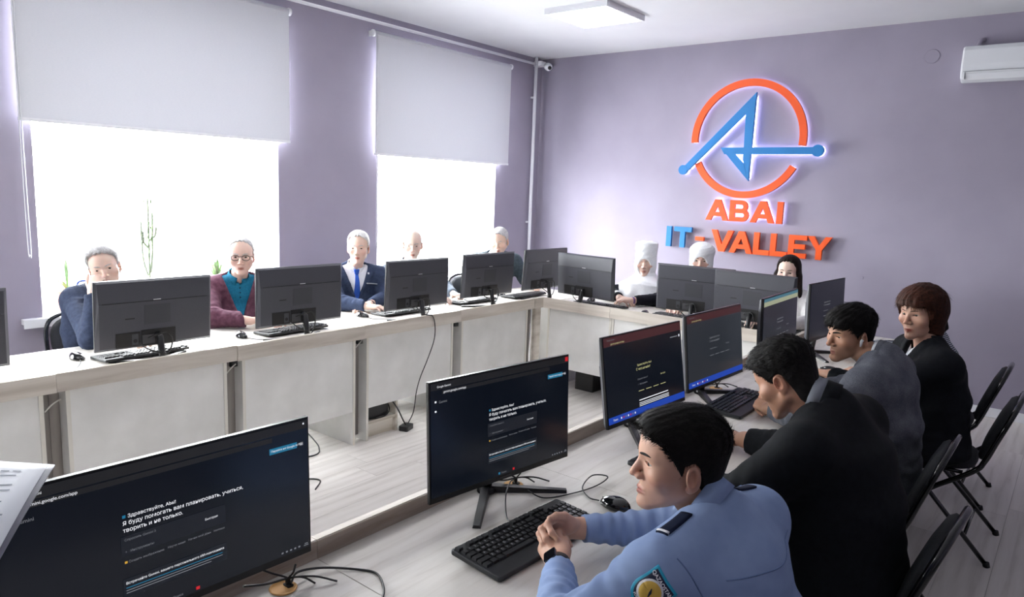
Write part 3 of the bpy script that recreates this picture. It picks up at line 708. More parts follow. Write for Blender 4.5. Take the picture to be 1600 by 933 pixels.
def keyboard(label, x, y, rz, group, single=False, rest=.042):
    """local +y points to the monitor, -y to the typist"""
    t = thing('keyboard', label, 'keyboard', (x, y, DZ), rz, group)
    D = 6.3*KU+.012; hw = KBW/2
    tl = Matrix.Rotation(math.radians(3.0), 4, 'X')
    q = MB(); q.rbox(-hw, hw, -D/2-rest, D/2, 0.002, .016, .008, 4); q.xf(tl); q.xf(Matrix.Translation((0, 0, .006))); q.build('body', 'keyboard_body', t, bevel=.003)
    def kp(kx, ky): return (-hw+.007+kx*KU, D/2-.006-(ky+1)*KU)
    Mk = Matrix.Translation((0, 0, .006)) @ tl
    if single:
        for kx, ky, w in LAY:
            if w not in KEYMESH:
                vs, fs = keycap(w); KEYMESH[w] = mesh_from('key', vs, fs); KEYMESH[w].materials.append(MATS['key_black'])
            o = link('key', KEYMESH[w], None, t); px, py = kp(kx, ky); o.matrix_local = Mk @ Matrix.Translation((px, py, .0155))
        q = MB(); chars = {1.2: '`1234567890-=', 2.2: 'QWERTYUIOP[]', 3.2: 'ASDFGHJKL;', 4.2: 'ZXCVBNM,./'}
        start = {1.2: 0, 2.2: 1.5, 3.2: 1.75, 4.2: 2.25}
        for ky, s in chars.items():
            for i, c in enumerate(s):
                vs, fs = text_mesh(c, .0085); px, py = kp(start[ky]+i, ky); q.add([(v.x+px+.004, v.y+py+.007, .0233) for v in vs], fs)
        for ky, s in ((1.2, '/*-'), (2.2, '789+'), (3.2, '456'), (4.2, '123')):
            for i, c in enumerate(s):
                vs, fs = text_mesh(c, .0085); px, py = kp(18.6+i, ky); q.add([(v.x+px+.004, v.y+py+.007, .0233) for v in vs], fs)
        o = q.build('key_legends', 'legend_white', t); o.matrix_local = Mk; tag(o, kind='stuff')
        for rr in range(3): pass
    else:
        q = MB()
        for kx, ky, w in LAY:
            vs, fs = keycap(w); px, py = kp(kx, ky); q.add([(a+px, b+py, c+.0155) for a, b, c in vs], fs)
        o = q.build('keys', 'key_black', t); o.matrix_local = Mk; tag(o, kind='stuff')
    return t
def kb_yaw(a, b): return math.atan2(b[1]-a[1], b[0]-a[0])
GK1 = 'keyboards of the near row'
keyboard('black keyboard right under the clasped hands of the blue uniformed person', 1.464, 1.09, -.045, GK1, single=True)
keyboard('black keyboard mostly hidden behind the head of the blue uniformed person', 2.32, 1.07, -.03, GK1)
keyboard('black keyboard under the hand of the person in the grey blazer', 3.13, 1.165, .02, GK1)
keyboard('black keyboard in front of the person in the black jacket', 3.92, .99, .02, GK1)
GK2 = 'keyboards of the window row'
for lab, x, y, r in (('black keyboard cut off by the left edge, behind the monitor', .74, 3.80, PI+.02), ('black keyboard below the monitor of the person resting on one hand', 1.655, 3.775, PI+.05),
                     ('black keyboard below the second full monitor back', 2.585, 3.80, PI+.03), ('black keyboard beside the phone, before the person in the grey shirt', 3.56, 3.855, PI-.03),
                     ('black keyboard before the person looking down', 4.36, 3.87, PI-.02), ('black keyboard in the far corner beside the pipe', 4.96, 3.80, PI-.03)):
    keyboard(lab, x, y, r, GK2)
for lab, x, y in (('black keyboard of the corner monitor, left of the tall headdress', 5.03, 3.08), ('black keyboard in front of the person with the lower headdress', 5.03, 2.34), ('black keyboard under the fingers of the person in the white jacket', 5.10, 1.72)):
    keyboard(lab, x, y, PI/2, 'keyboards of the sign wall row')

# ================================================================== MICE
def mouse(label, x, y, rz, group, cablepts=None):
    t = thing('computer_mouse', label, 'mouse', (x, y, DZ), rz, group)
    nu, nv = 16, 9; vs = []; fs = []
    for i in range(nu):
        for j in range(nv):
            th = 2*PI*i/nu; ph = PI/2*j/(nv-1)
            ex = math.cos(th); ey = math.sin(th)
            w = .031*(1-.10*ey*ey+.04*ey)
            vs.append((w*ex*math.cos(ph)**.7, .056*ey*math.cos(ph)**.8-.0, .004+.034*math.sin(ph)*(1-.25*(ey*math.cos(ph)*1.0+.3))))
    for i in range(nu):
        for j in range(nv-1):
            a = i*nv+j; b = ((i+1) % nu)*nv+j; fs.append((a, b, b+1, a+1))
    fs.append(tuple(i*nv for i in range(nu))[::-1])
    q = MB(); q.add(vs, fs, True); q.build('shell', 'black_gloss', t)
    q = MB().lathe([(.0075, -.0028), (.0085, 0), (.0075, .0028)], 14, (0, .032, .0165), 'x'); q.build('scroll_wheel', 'connector_grey', t)
    MB().box(-.0006, .0006, .012, .05, .010, .0195).build('button_seam', 'recess_dark', t)
    if cablepts:
        Mi = (Matrix.Translation((x, y, DZ)) @ Matrix.Rotation(rz, 4, 'Z')).inverted()
        MB().tube(spline([Mi @ Vector(p) for p in cablepts], 10), .0022, 6).build('cable', 'cable_black', t)
    return t
z0 = DZ+.004
mouse('shiny black mouse on the pale desk right of the blue uniformed person\'s keyboard', 1.80, 1.005, -.12, 'mice of the near row',
      [(1.795, 1.06, DZ+.008), (1.80, 1.10, z0), (1.84, 1.15, z0+.006), (1.93, 1.17, z0+.012), (1.96, 1.13, z0+.01), (1.90, 1.13, z0), (1.80, 1.15, z0), (1.70, 1.20, z0), (1.705, 1.28, z0+.006), (1.715, 1.335, z0)])
mouse('black mouse under the hand of the person in the black suit', 2.66, 1.0, -.1, 'mice of the near row')
mouse('black mouse before the person with the white earbud', 4.12, 1.02, -.2, 'mice of the near row')
GM = 'mice of the window row'
mouse('black mouse left of the person resting on one hand', 1.385, 3.91, PI+.15, GM, [(1.38, 3.855, DZ+.008), (1.36, 3.80, z0), (1.30, 3.70, z0), (1.24, 3.62, z0), (1.3, 3.55, z0)])
mouse('black mouse before the person in the maroon blazer', 2.26, 3.86, PI-.05, GM, [(2.26, 3.80, DZ+.008), (2.29, 3.74, z0), (2.38, 3.66, z0), (2.45, 3.60, z0)])
mouse('silver topped mouse before the person with the blue tie', 3.235, 3.93, PI+.25, GM, [(3.22, 3.88, DZ+.008), (3.24, 3.80, z0), (3.32, 3.74, z0), (3.42, 3.66, z0)])
mouse('black mouse near the far corner of the window row', 4.80, 3.95, PI, GM)
mouse('black mouse behind the corner monitor of the sign wall row', 5.20, 3.27, PI/2, 'mice of the sign wall row')
mouse('dark mouse beside the hands of the person in the tall headdress', 4.98, 2.63, PI/2+.2, 'mice of the sign wall row', [(4.93, 2.62, DZ+.008), (4.88, 2.66, z0), (4.87, 2.72, z0), (4.9, 2.74, z0)])

# desk grommets with cable bundles
for lab, x, y in (('round tan cable grommet in the desk behind the blue uniformed person\'s monitor', 1.715, 1.332), ('round tan cable grommet below the large monitor at lower left', .885, 1.352), ('round tan cable grommet behind the greyish monitor', 3.32, 1.335)):
    t = thing('cable_grommet', lab, 'grommet', (x, y, DZ), 0, 'desk cable grommets')
    MB().lathe([(.030, .0), (.032, .003), (.028, .0045), (.024, .003)], 24).build('rim', 'grommet_wood', t)
    MB().lathe([(.0245, .0), (.0245, .0032)], 24, (0, 0, 0)).build('cap', 'grommet_wood', t)
    MB().rbox(.006, .022, -.012, .012, .003, .006, .004).build('slot', 'recess_dark', t)
    q = MB()
    for k, (ex, ey, ez) in enumerate(((-.10, -.0, .05), (-.06, .03, .07), (.02, -.02, .06), (.06, -.04, .004), (.10, -.07, .004))):
        q.tube(spline([(.012, 0, 0), (.014, .0, .02), (ex*.5+.01, ey*.5, max(ez*.6, .02)), (ex, ey, ez)], 6), .0025, 6)
    q.build('cables', 'cable_black', t)
cable('desk_cable', [(.90, 1.345, DZ+.008), (.93, 1.36, DZ+.02), (.99, 1.345, DZ+.012), (1.05, 1.29, DZ+.004), (1.07, 1.24, DZ+.004), (1.04, 1.18, DZ+.004), (1.0, 1.14, DZ+.004)], 'thin black cable curling on the desk at the lower left', .0028)
cable('keyboard_cable', [(1.715, 1.33, DZ+.02), (1.67, 1.31, DZ+.03), (1.60, 1.27, DZ+.02), (1.52, 1.20, DZ+.004), (1.50, 1.165, DZ+.01)], 'thin black cable running from the grommet to the blue uniformed person\'s keyboard', .0022)
# phone
t = thing('mobile_phone', 'black mobile phone lying on the desk by the hand of the blue tied person', 'phone', (3.49, 3.95, DZ), 1.45)
MB().rbox(-.075, .075, -.036, .036, 0, .008, .01, 4).build('body', 'black_plastic', t, bevel=.001)
MB().rbox(-.070, .070, -.032, .032, .008, .0085, .008, 4).build('screen', 'black_gloss', t)
# paper sheets held at the left edge
t = thing('paper_sheets', 'white printed sheets held up at the left edge of the picture', 'paper', (0, 0, 0))
# paper stack: three sheets on a dark folder, gently curled
def sheet(parent, name, mat, TL, TR, BR, curl, off, th=.0006, nx=8, ny=10):
    TL, TR, BR = Vector(TL), Vector(TR), Vector(BR); a = TR-TL; b = BR-TR; nrm = a.cross(b).normalized()
    if nrm.z < 0: nrm = -nrm
    vs = []; fs = []
    for s in (0, 1):
        for j in range(ny+1):
            for i in range(nx+1):
                u, v = i/nx, j/ny; p = TL+a*u+b*v+nrm*(curl*(4*v*(1-v))*.5*(u**2)+off-s*th) + a*(.10*4*v*(1-v)*u*curl/.03*.3)
                vs.append(p)
    N = (nx+1)*(ny+1)
    for j in range(ny):
        for i in range(nx):
            q = j*(nx+1)+i; fs.append((q, q+1, q+nx+2, q+nx+1)); fs.append((N+q, N+q+nx+1, N+q+nx+2, N+q+1))
    for i in range(nx):
        fs.append((i, N+i, N+i+1, i+1)); q = ny*(nx+1)+i; fs.append((q, q+1, N+q+1, N+q))
    for j in range(ny):
        q = j*(nx+1); fs.append((q, q+nx+1, N+q+nx+1, N+q)); q += nx; fs.append((q, N+q, N+q+nx+1, q+nx+1))
    o = MB().add(vs, fs, True).build(name, mat, parent)
    return TL, a, b, nrm
PTL, PTR, PBR = (.181, 1.162, 1.309), (.317, 1.004, 1.300), (.170, .745, 1.293)
sheet(t, 'folder', 'paper_dark', Vector(PTL)+Vector((.006, .012, 0)), Vector(PTR)+Vector((.009, .008, 0)), Vector(PBR)+Vector((.0, -.004, 0)), .03, -.004, .0015)
for k in range(2): sheet(t, 'sheet', 'paper', PTL, (Vector(PTR)-Vector((.002*(2-k), .001, 0))), PBR, .03, .0005+.0012*k)
TLv, a, b, nrm = Vector(PTL), Vector(PTR)-Vector(PTL), Vector(PBR)-Vector(PTR), None
nrm = a.cross(b).normalized(); nrm = -nrm if nrm.z < 0 else nrm
q = MB()
rr = random.Random(3)
for L in range(14):
    v = .13+.055*L
    if L in (2, 5): continue
    u = .12
    while u < .86:
        w = rr.uniform(.03, .10)
        for (c) in (0,):
            def PP(u_, v_): return TLv+a*u_+b*v_+nrm*(.03*(4*v_*(1-v_))*.5*(u_**2)+.0022) + a*(.10*4*v_*(1-v_)*u_*.3)
            q.add([PP(u, v), PP(u+w, v), PP(u+w, v+.013), PP(u, v+.013)], [(0, 1, 2, 3)])
        u += w+.02
tag(q.build('printed_lines', 'ink', t), kind='stuff')

# ================================================================== CHAIRS
def chair_parts():
    t = thing('folding_chair', 'x', 'chair')
    # local +y is the direction the sitter faces, origin under the seat centre on the floor
    q = MB(); n = 28; sw, sd = .205, .20
    out = []
    for k in range(n):
        a = 2*PI*k/n; c, s = math.cos(a), math.sin(a); e = .55
        out.append((sw*abs(c)**e*(1 if c >= 0 else -1)*(1+.05*s), sd*abs(s)**e*(1 if s >= 0 else -1)))
    rings = [(.94, .425), (1.0, .432), (1.0, .448), (.93, .463), (.6, .470), (.0, .471)]
    vs = [(x*f, y*f, z) for f, z in rings for x, y in out]; fs = [tuple(range(n))[::-1]]
    for i in range(len(rings)-1):
        for k in range(n): a = i*n+k; b = i*n+(k+1) % n; fs.append((a, b, b+n, a+n))
    q.add(vs, fs, True); q.build('seat', 'chair_fabric', t)
    # backrest: padded oval panel leaning back
    bm = Matrix.Translation((0, -.215, .455)) @ Matrix.Rotation(math.radians(19), 4, 'X')
    oval = []
    for k in range(n):
        a = 2*PI*k/n; c, s = math.cos(a), math.sin(a)
        oval.append((.185*abs(c)**.7*(1 if c >= 0 else -1), .175+.165*abs(s)**.7*(1 if s >= 0 else -1)))
    q = MB(); rings = [(.9, -.012), (1, -.004), (1, .012), (.9, .026), (.5, .034), (0, .035)]
    vs = [(x*f, d, .175+(z-.175)*f) for f, d in rings for x, z in oval]; fs = [tuple(range(n))]
    for i in range(len(rings)-1):
        for k in range(n): a = i*n+k; b = i*n+(k+1) % n; fs.append((b, a, a+n, b+n))
    q.add(vs, fs, True); q.xf(bm); q.build('backrest', 'chair_fabric', t)
    # frame loop around the back running down into the front legs
    pts = [(.215, .175, .012)]
    P = []
    for (x, y, z) in ((.215, .18, .012), (.222, .02, .26), (.225, -.195, .44)): P.append(Vector((x, y, z)))
    loop = [bm @ Vector((x, -.008, z)) for x, z in ((.212, .05), (.207, .16), (.198, .26), (.165, .325), (.09, .358), (0, .365), (-.09, .358), (-.165, .325), (-.198, .26), (-.207, .16), (-.212, .05))]
    full = P+loop+[Vector((-p.x, p.y, p.z)) for p in P[::-1]]
    MB().tube(spline(full, 5), .0125, 10).build('back_frame', 'chrome_dark', t)
    for s in (-1, 1):
        MB().tube([(s*.200, .16, .425), (s*.207, -.02, .31), (s*.215, -.30, .012)], .011, 10).build('rear_leg', 'chrome_dark', t)
        MB().tube([(s*.215, -.30, .022), (s*.215, -.306, .0)], .015, 10).build('foot_cap', 'black_matte', t)
        MB().tube([(s*.215, .18, .022), (s*.215, .186, .0)], .015, 10).build('foot_cap', 'black_matte', t)
    MB().tube([(.212, -.2, .118), (-.212, -.2, .118)], .008, 8).build('cross_bar', 'chrome_dark', t)
    q = MB(); q.tube(spline([(s_*.203, y_, .424) for s_, y_ in ((1, -.16), (1, .12), (.8, .195), (0, .205), (-.8, .195), (-1, .12), (-1, -.16))], 5), .010, 8); q.build('seat_frame', 'chrome_dark', t)
    return t
CH = chair_parts(); first_chair = [True]
def chair(x, y, rz, label, group):
    if first_chair[0]:
        first_chair[0] = False; CH.location = (x, y, 0); CH.rotation_euler = (0, 0, rz); return tag(CH, label, 'chair', group)
    return copy_tree(CH, (x, y, 0), rz, label, group)
GC = 'black folding chairs of the near row'
chair(2.33, .515, -.05, 'black folding chair behind the person in the black suit', GC)
chair(3.08, .63, .0, 'black folding chair with its oval back behind the grey blazer', GC)
chair(4.09, .48, .0, 'black folding chair in full view, seat under the person in black', GC)
chair(4.83, .58, .0, 'black folding chair farthest back by the wall, behind the plaid shirt', GC)
chair(1.42, .40, .0, 'black folding chair under the blue uniformed person, below the picture edge', GC)
GCW = 'black folding chairs by the windows'
for lab, x, y in (('person resting a cheek', 1.78, 4.62), ('person in the maroon blazer', 2.60, 4.55), ('person with the blue tie', 3.62, 4.55), ('person in the grey shirt', 4.17, 4.55), ('person looking down', 5.28, 4.55)):
    chair(x, y, PI, 'black folding chair by the window under the '+lab, GCW)
for lab, x, y in (('person in the tall headdress', 5.78, 2.98), ('person in the lower headdress', 5.78, 2.45), ('person in the white jacket', 5.70, 1.70)):
    chair(x, y, PI/2, 'black folding chair at the sign wall under the '+lab, 'black folding chairs by the sign wall')

# ================================================================== PLANTS ON THE SILLS
SZ = WZ0+.027
def pot(parent, r, h, mat):
    MB().lathe([(r*.68, 0), (r*.95, h*.86), (r*1.06, h*.86), (r*1.06, h), (r*.9, h), (r*.88, h*.9)], 24).build('pot', mat, parent)
    MB().lathe([(r*.88, h*.85), (r*.5, h*.9)], 16).build('soil', 'recess_dark', parent)
def leaf(parent, base, tip, w, mat='leaf_green', droop=.03):
    base, tip = Vector(base), Vector(tip); d = tip-base; side = d.cross(Vector((0, 0, 1)))
    side = side.normalized() if side.length > 1e-4 else Vector((1, 0, 0)); vs = []; fs = []; n = 6
    for i in range(n+1):
        u = i/n; p = base+d*u+Vector((0, 0, droop*4*u*(1-u))); ww = w*math.sin(PI*min(u*.9+.08, 1))
        vs += [p-side*ww, p+Vector((0, 0, -.002)), p+side*ww]
    for i in range(n):
        a = i*3; fs += [(a, a+1, a+4, a+3), (a+1, a+2, a+5, a+4)]
    MB().add(vs, fs, True).build('leaf', mat, parent)
rr = random.Random(11)
t = thing('potted_plant', 'pink flower pot with arching leaves on the sill left of the first person', 'plant', (1.80, 5.17, SZ))
pot(t, .075, .15, 'pot_pink')
for k in range(9):
    a = 2*PI*k/9+rr.uniform(-.3, .3); L = rr.uniform(.14, .24); leaf(t, (0, 0, .14), (math.cos(a)*L-.05, math.sin(a)*L*.35, .18+rr.uniform(.02, .26)), .011)
leaf(t, (-.03, 0, .15), (-.14, .01, .40), .012); leaf(t, (-.10, .01, .34), (-.155, .0, .42), .012)
t = thing('watering_spout', 'blue curved plastic handle sticking up behind the pink pot', 'watering can', (1.90, 5.10, SZ))
MB().lathe([(.03, 0), (.045, .02), (.045, .10), (.02, .12)], 20).build('can', 'blue_plastic', t)
MB().tube(spline([(-.04, 0, .06), (-.07, 0, .16), (-.05, 0, .21), (.03, 0, .20), (.08, 0, .16), (.06, 0, .08)], 6), .007, 8).build('handle', 'blue_plastic', t)
t = thing('tall_cactus', 'tall thin branching euphorbia plant standing on the window sill', 'plant', (2.345, 5.2, SZ))
pot(t, .055, .11, 'pot_white')
for (x0, x1, z0_, z1_) in ((0, .004, .09, .76), (-.01, -.045, .20, .60), (.01, .03, .22, .66), (0, .055, .45, .55), (0, -.035, .40, .52)):
    pts = spline([(x0, 0, z0_), ((x0+x1)/2+(x1-x0)*.3, .005, z0_+(z1_-z0_)*.3), (x1, .003, z0_+(z1_-z0_)*.65), (x1*1.05+rr.uniform(-.004, .004), 0, z1_)], 6)
    MB().tube(pts, [.0075]*(len(pts)-1)+[.004], 6).build('stem', 'cactus_green', t)
for k in range(34):
    z = rr.uniform(.26, .76); x = rr.uniform(-.04, .045); leaf(t, (x*.6, 0, z-.01), (x+rr.choice((-1, 1))*.018, rr.uniform(-.01, .01), z+.02), .007, 'leaf_green', 0)
t = thing('potted_plant', 'small leafy plant on the sill beside the maroon blazer', 'plant', (2.83, 5.16, SZ))
pot(t, .06, .12, 'pot_white')
for k in range(22):
    a = rr.uniform(0, 2*PI); L = rr.uniform(.04, .11); leaf(t, (0, 0, .12), (math.cos(a)*L, math.sin(a)*L*.5, .15+rr.uniform(.03, .16)), .014)
# ================================================================== PEOPLE: signed distance modelling
f32 = np.float32
def V(*a): return np.array(a, f32)
def _n(v): v = np.asarray(v, float); return v/np.linalg.norm(v)
def smin(a, b, k):
    h = np.clip(.5+.5*(b-a)/k, 0, 1); return b*(1-h)+a*h-k*h*(1-h)
def smax(a, b, k): return -smin(-a, -b, k)
# every primitive: (fn, blend radius, bounding centre, bounding radius)
def sph(c, r, k=.01):
    c = V(*c); return (lambda P: np.linalg.norm(P-c, axis=1)-r, k, c, r)
def ell(c, r, k=.01, rot=None):
    c = V(*c); r = V(*r); m = float(r.min())
    def fn(P):
        q = P-c
        if rot is not None: q = q @ rot
        k0 = np.linalg.norm(q/r, axis=1); k1 = np.linalg.norm(q/(r*r), axis=1)
        return k0*(k0-1)/np.maximum(k1, 1e-6)
    return (fn, k, c, float(r.max()))
def rc(a, b, ra, rb, k=.01):
    a = np.asarray(a, f32); b = np.asarray(b, f32); ab = b-a; L2 = float(ab @ ab)+1e-9
    def fn(P):
        q = P-a; t = np.clip(q @ ab/L2, 0, 1); return np.linalg.norm(q-t[:, None]*ab, axis=1)-(ra+(rb-ra)*t)
    return (fn, k, (a+b)/2, float(np.sqrt(L2)/2+max(ra, rb)))
def eseg(a, b, side, w0, w1, k=.03, cap=.05):
    """segment with an elliptical cross section (half width, half depth) at both ends"""
    a = np.asarray(a, f32); b = np.asarray(b, f32); ab = b-a; L = float(np.linalg.norm(ab)); ax = ab/L
    s = np.asarray(side, f32); s = s-ax*float(s @ ax); s = s/np.linalg.norm(s); d = np.cross(ax, s)
    def fn(P):
        q = P-a; e = q @ ax; t = np.clip(e/L, 0, 1); o = e-t*L
        w = w0[0]+(w1[0]-w0[0])*t; dd = w0[1]+(w1[1]-w0[1])*t
        u = q @ s; v = q @ d
        k0 = np.sqrt((u/w)**2+(v/dd)**2+(o/cap)**2); k1 = np.sqrt((u/w**2)**2+(v/dd**2)**2+(o/cap**2)**2)
        return k0*(k0-1)/np.maximum(k1, 1e-5)
    return (fn, k, (a+b)/2, L/2+max(w0[0], w1[0], cap))
def field(parts, P):
    D = np.full(len(P), 9.0, f32)
    for fn, k, c, R in parts:
        dc = np.linalg.norm(P-c, axis=1)-R; m = dc < max(.05, 2*k)
        D = np.where(m, D, np.minimum(D, np.maximum(dc, .02)))
        if m.any():
            D[m] = smin(D[m], fn(P[m]), k)
    return D
def axis_pts(lo, hi, c, bands):
    x = lo; out = [lo]
    while x < hi:
        s = c
        for a, b, st in bands:
            if a-c*.5 <= x < b: s = min(s, st)
        x += s; out.append(x)
    while (len(out)-1) % 4: out.append(out[-1]+c)
    return np.array(out, f32)
def mesh_field(fn, lo, hi, c, boxes=()):
    """surface nets on a rectilinear grid, refined inside boxes (lo, hi, step); sparse evaluation"""
    ax = [axis_pts(lo[i], hi[i], c, [(b[0][i], b[1][i], b[2]) for b in boxes]) for i in range(3)]
    n = [len(a) for a in ax]
    bi = [np.arange(0, len(a)-1, 4) for a in ax]
    cen = [(a[b]+a[b+4])/2 for a, b in zip(ax, bi)]; hf = [(a[b+4]-a[b])/2 for a, b in zip(ax, bi)]
    G = np.stack(np.meshgrid(*cen, indexing='ij'), -1).reshape(-1, 3).astype(f32)
    HD = np.sqrt(hf[0][:, None, None]**2+hf[1][None, :, None]**2+hf[2][None, None, :]**2)
    dc = fn(G).reshape(HD.shape); act = np.abs(dc) < HD*1.55+.004
    D = np.empty(n, f32)
    full = np.repeat(np.repeat(np.repeat(dc, 4, 0), 4, 1), 4, 2)
    D[:-1, :-1, :-1] = full; D[-1] = 1; D[:, -1] = 1; D[:, :, -1] = 1
    am = np.repeat(np.repeat(np.repeat(act, 4, 0), 4, 1), 4, 2); I, J, K = np.nonzero(am)
    pts = np.stack([ax[0][I], ax[1][J], ax[2][K]], -1)
    for s in range(0, len(pts), 200000):
        e = slice(s, s+200000); D[I[e], J[e], K[e]] = fn(pts[e])
    D[0] = np.maximum(D[0], 1e-4); D[:, 0] = np.maximum(D[:, 0], 1e-4); D[:, :, 0] = np.maximum(D[:, :, 0], 1e-4)
    S = D < 0
    cs = np.zeros([k-1 for k in n], np.uint8)
    for a in (0, 1):
        for b in (0, 1):
            for d in (0, 1): cs += S[a:n[0]-1+a, b:n[1]-1+b, d:n[2]-1+d]
    ac = (cs > 0) & (cs < 8); I, J, K = np.nonzero(ac); vid = np.full(cs.shape, -1, np.int32); vid[ac] = np.arange(len(I))
    pos = np.zeros((len(I), 3)); cnt = np.zeros(len(I))
    cor = [(a, b, d) for a in (0, 1) for b in (0, 1) for d in (0, 1)]
    for p in cor:
        for i in range(3):
            if p[i] == 0:
                q = list(p); q[i] = 1
                da = D[I+p[0], J+p[1], K+p[2]]; db = D[I+q[0], J+q[1], K+q[2]]; m = (da < 0) != (db < 0)
                t = np.where(m, da/np.where(m, da-db, 1), 0)
                A = np.stack([ax[0][I+p[0]], ax[1][J+p[1]], ax[2][K+p[2]]], -1); B = np.stack([ax[0][I+q[0]], ax[1][J+q[1]], ax[2][K+q[2]]], -1)
                pos += np.where(m[:, None], A+(B-A)*t[:, None], 0); cnt += m
    pos /= cnt[:, None]
    quads = []
    e = S[:-1, 1:-1, 1:-1] != S[1:, 1:-1, 1:-1]; i, j, k = np.nonzero(e); fl = S[i, j+1, k+1]
    q = np.stack([vid[i, j, k], vid[i, j+1, k], vid[i, j+1, k+1], vid[i, j, k+1]], -1); q[~fl] = q[~fl][:, ::-1]; quads.append(q)
    e = S[1:-1, :-1, 1:-1] != S[1:-1, 1:, 1:-1]; i, j, k = np.nonzero(e); fl = S[i+1, j, k+1]
    q = np.stack([vid[i, j, k], vid[i, j, k+1], vid[i+1, j, k+1], vid[i+1, j, k]], -1); q[~fl] = q[~fl][:, ::-1]; quads.append(q)
    e = S[1:-1, 1:-1, :-1] != S[1:-1, 1:-1, 1:]; i, j, k = np.nonzero(e); fl = S[i+1, j+1, k]
    q = np.stack([vid[i, j, k], vid[i+1, j, k], vid[i+1, j+1, k], vid[i, j+1, k]], -1); q[~fl] = q[~fl][:, ::-1]; quads.append(q)
    return pos, np.concatenate(quads)
def np_mesh(name, pos, quads, mat, parent, col=None):
    me = bpy.data.meshes.new(name); nv, nq = len(pos), len(quads)
    me.vertices.add(nv); me.vertices.foreach_set('co', np.ascontiguousarray(pos, f32).ravel())
    me.loops.add(nq*4); me.loops.foreach_set('vertex_index', np.ascontiguousarray(quads, np.int32).ravel())
    me.polygons.add(nq); me.polygons.foreach_set('loop_start', np.arange(0, nq*4, 4, dtype=np.int32))
    me.polygons.foreach_set('use_smooth', np.ones(nq, bool)); me.update(calc_edges=True)
    if col is not None:
        at = me.color_attributes.new('tint', 'FLOAT_COLOR', 'POINT'); at.data.foreach_set('color', np.concatenate([col, np.ones((nv, 1))], 1).astype(f32).ravel())
    return link(name, me, mat, parent)

def skin_mat():
    k = NT('skin'); a = k.n('ShaderNodeAttribute', attribute_name='tint'); v = k.coords((1, 1, 1)); nz = k.n('ShaderNodeTexNoise', Scale=55, Detail=4); k.l(v, nz.inputs['Vector'])
    hs = k.n('ShaderNodeHueSaturation'); mr = k.n('ShaderNodeMapRange'); mr.inputs['To Min'].default_value = .93; mr.inputs['To Max'].default_value = 1.06
    k.l(nz.outputs['Fac'], mr.inputs['Value']); k.l(mr.outputs[0], hs.inputs['Value']); k.l(a.outputs['Color'], hs.inputs['Color']); k.l(hs.outputs[0], k.b.inputs['Base Color'])
    k.b.inputs['Roughness'].default_value = .48; k.b.inputs['Subsurface Weight'].default_value = .12; k.b.inputs['Subsurface Radius'].default_value = (.012, .004, .002); k.b.inputs['Subsurface Scale'].default_value = .6
    k.b.inputs['Specular IOR Level'].default_value = .4
    n2 = k.n('ShaderNodeTexNoise', Scale=420, Detail=2); k.l(v, n2.inputs['Vector']); k.bump(n2.outputs['Fac'], .12, .0006)
skin_mat()
plain('eye_white', 'bfb6b0', .25); plain('eye_iris', '2a1a12', .15); plain('eye_pupil', '050505', .1)
def hair_mat(name, c1, c2, rough=.62):
    k = NT(name); v = k.coords((1, 1, 1)); nz = k.n('ShaderNodeTexNoise', Scale=90, Detail=4); mp = k.n('ShaderNodeMapping'); mp.inputs['Scale'].default_value = (1.6, .25, 1.0)
    k.l(v, mp.inputs['Vector']); k.l(mp.outputs[0], nz.inputs['Vector']); k.l(k.ramp(nz.outputs['Fac'], [(.3, c1), (.7, c2)]), k.b.inputs['Base Color'])
    k.b.inputs['Roughness'].default_value = rough; k.b.inputs['Specular IOR Level'].default_value = .18; k.bump(nz.outputs['Fac'], .35, .002)
hair_mat('hair_black', '0c0b0b', '191615'); hair_mat('hair_white', 'c9c8c8', 'e6e6e6'); hair_mat('hair_grey', '9d9c9d', 'c7c6c7'); hair_mat('hair_auburn', '23120d', '4a2719'); hair_mat('hair_darkbrown', '130d0b', '241914')

def rotm(yaw_=0, pitch_=0, roll_=0):
    """head axes as columns: right, forward, up. yaw: turn left, pitch: nod down, roll: tilt toward own right shoulder"""
    a, b, c = (math.radians(v) for v in (yaw_, pitch_, roll_))
    M_ = Matrix.Rotation(a, 3, 'Z') @ Matrix.Rotation(-b, 3, 'X') @ Matrix.Rotation(c, 3, 'Y')
    return np.array(M_, f32)
def head_parts(fat=1.0, nose=1.0, female=False, jaw=1.0):
    P = [ell((0, -.015, .036), (.0745, .096, .086), .01), ell((0, .03, .036), (.063, .059, .066), .03), ell((0, .032, -.034), (.0605*fat, .053, .070), .028)]
    for s in (-1, 1):
        P += [rc((s*.047*fat*jaw, -.004, -.058), (s*.013, .068, -.103), .018*fat, .0145, .022), ell((s*.045*fat, .056, -.024), (.021, .022, .019), .025),
              rc((s*.010, .0815, .021), (s*.043, .066, .023), .0075 if female else .009, .007, .016)]
    P += [ell((0, .079, -.103), (.016, .015, .015), .018), ell((0, .060, -.068), (.030*fat, .028, .028), .018)]
    P += [rc((0, .0835, .010), (0, .102+.004*nose, -.031), .0072, .0098*nose, .011)]
    for s in (-1, 1): P.append(ell((s*.0125*nose, .094, -.0365), (.0082, .0095, .0078), .008))
    for s in (-1, 1):
        P += [rc((s*.019, .0815, -.0685), (s*.004, .0900, -.0670), .0036, .0050, .006), rc((s*.018, .0805, -.0735), (0, .0890, -.0770), .0036, .0056, .006)]
        P += [ell((s*.0785, -.012, -.012), (.0085, .0190, .0315), .006, rot=np.array(Matrix.Rotation(math.radians(-s*20), 3, 'Z') @ Matrix.Rotation(math.radians(-10), 3, 'X'), f32)), ell((s*.0735, -.006, -.039), (.007, .009, .010), .008)]
    return P
EYE = V(.0315, .0675, .002)
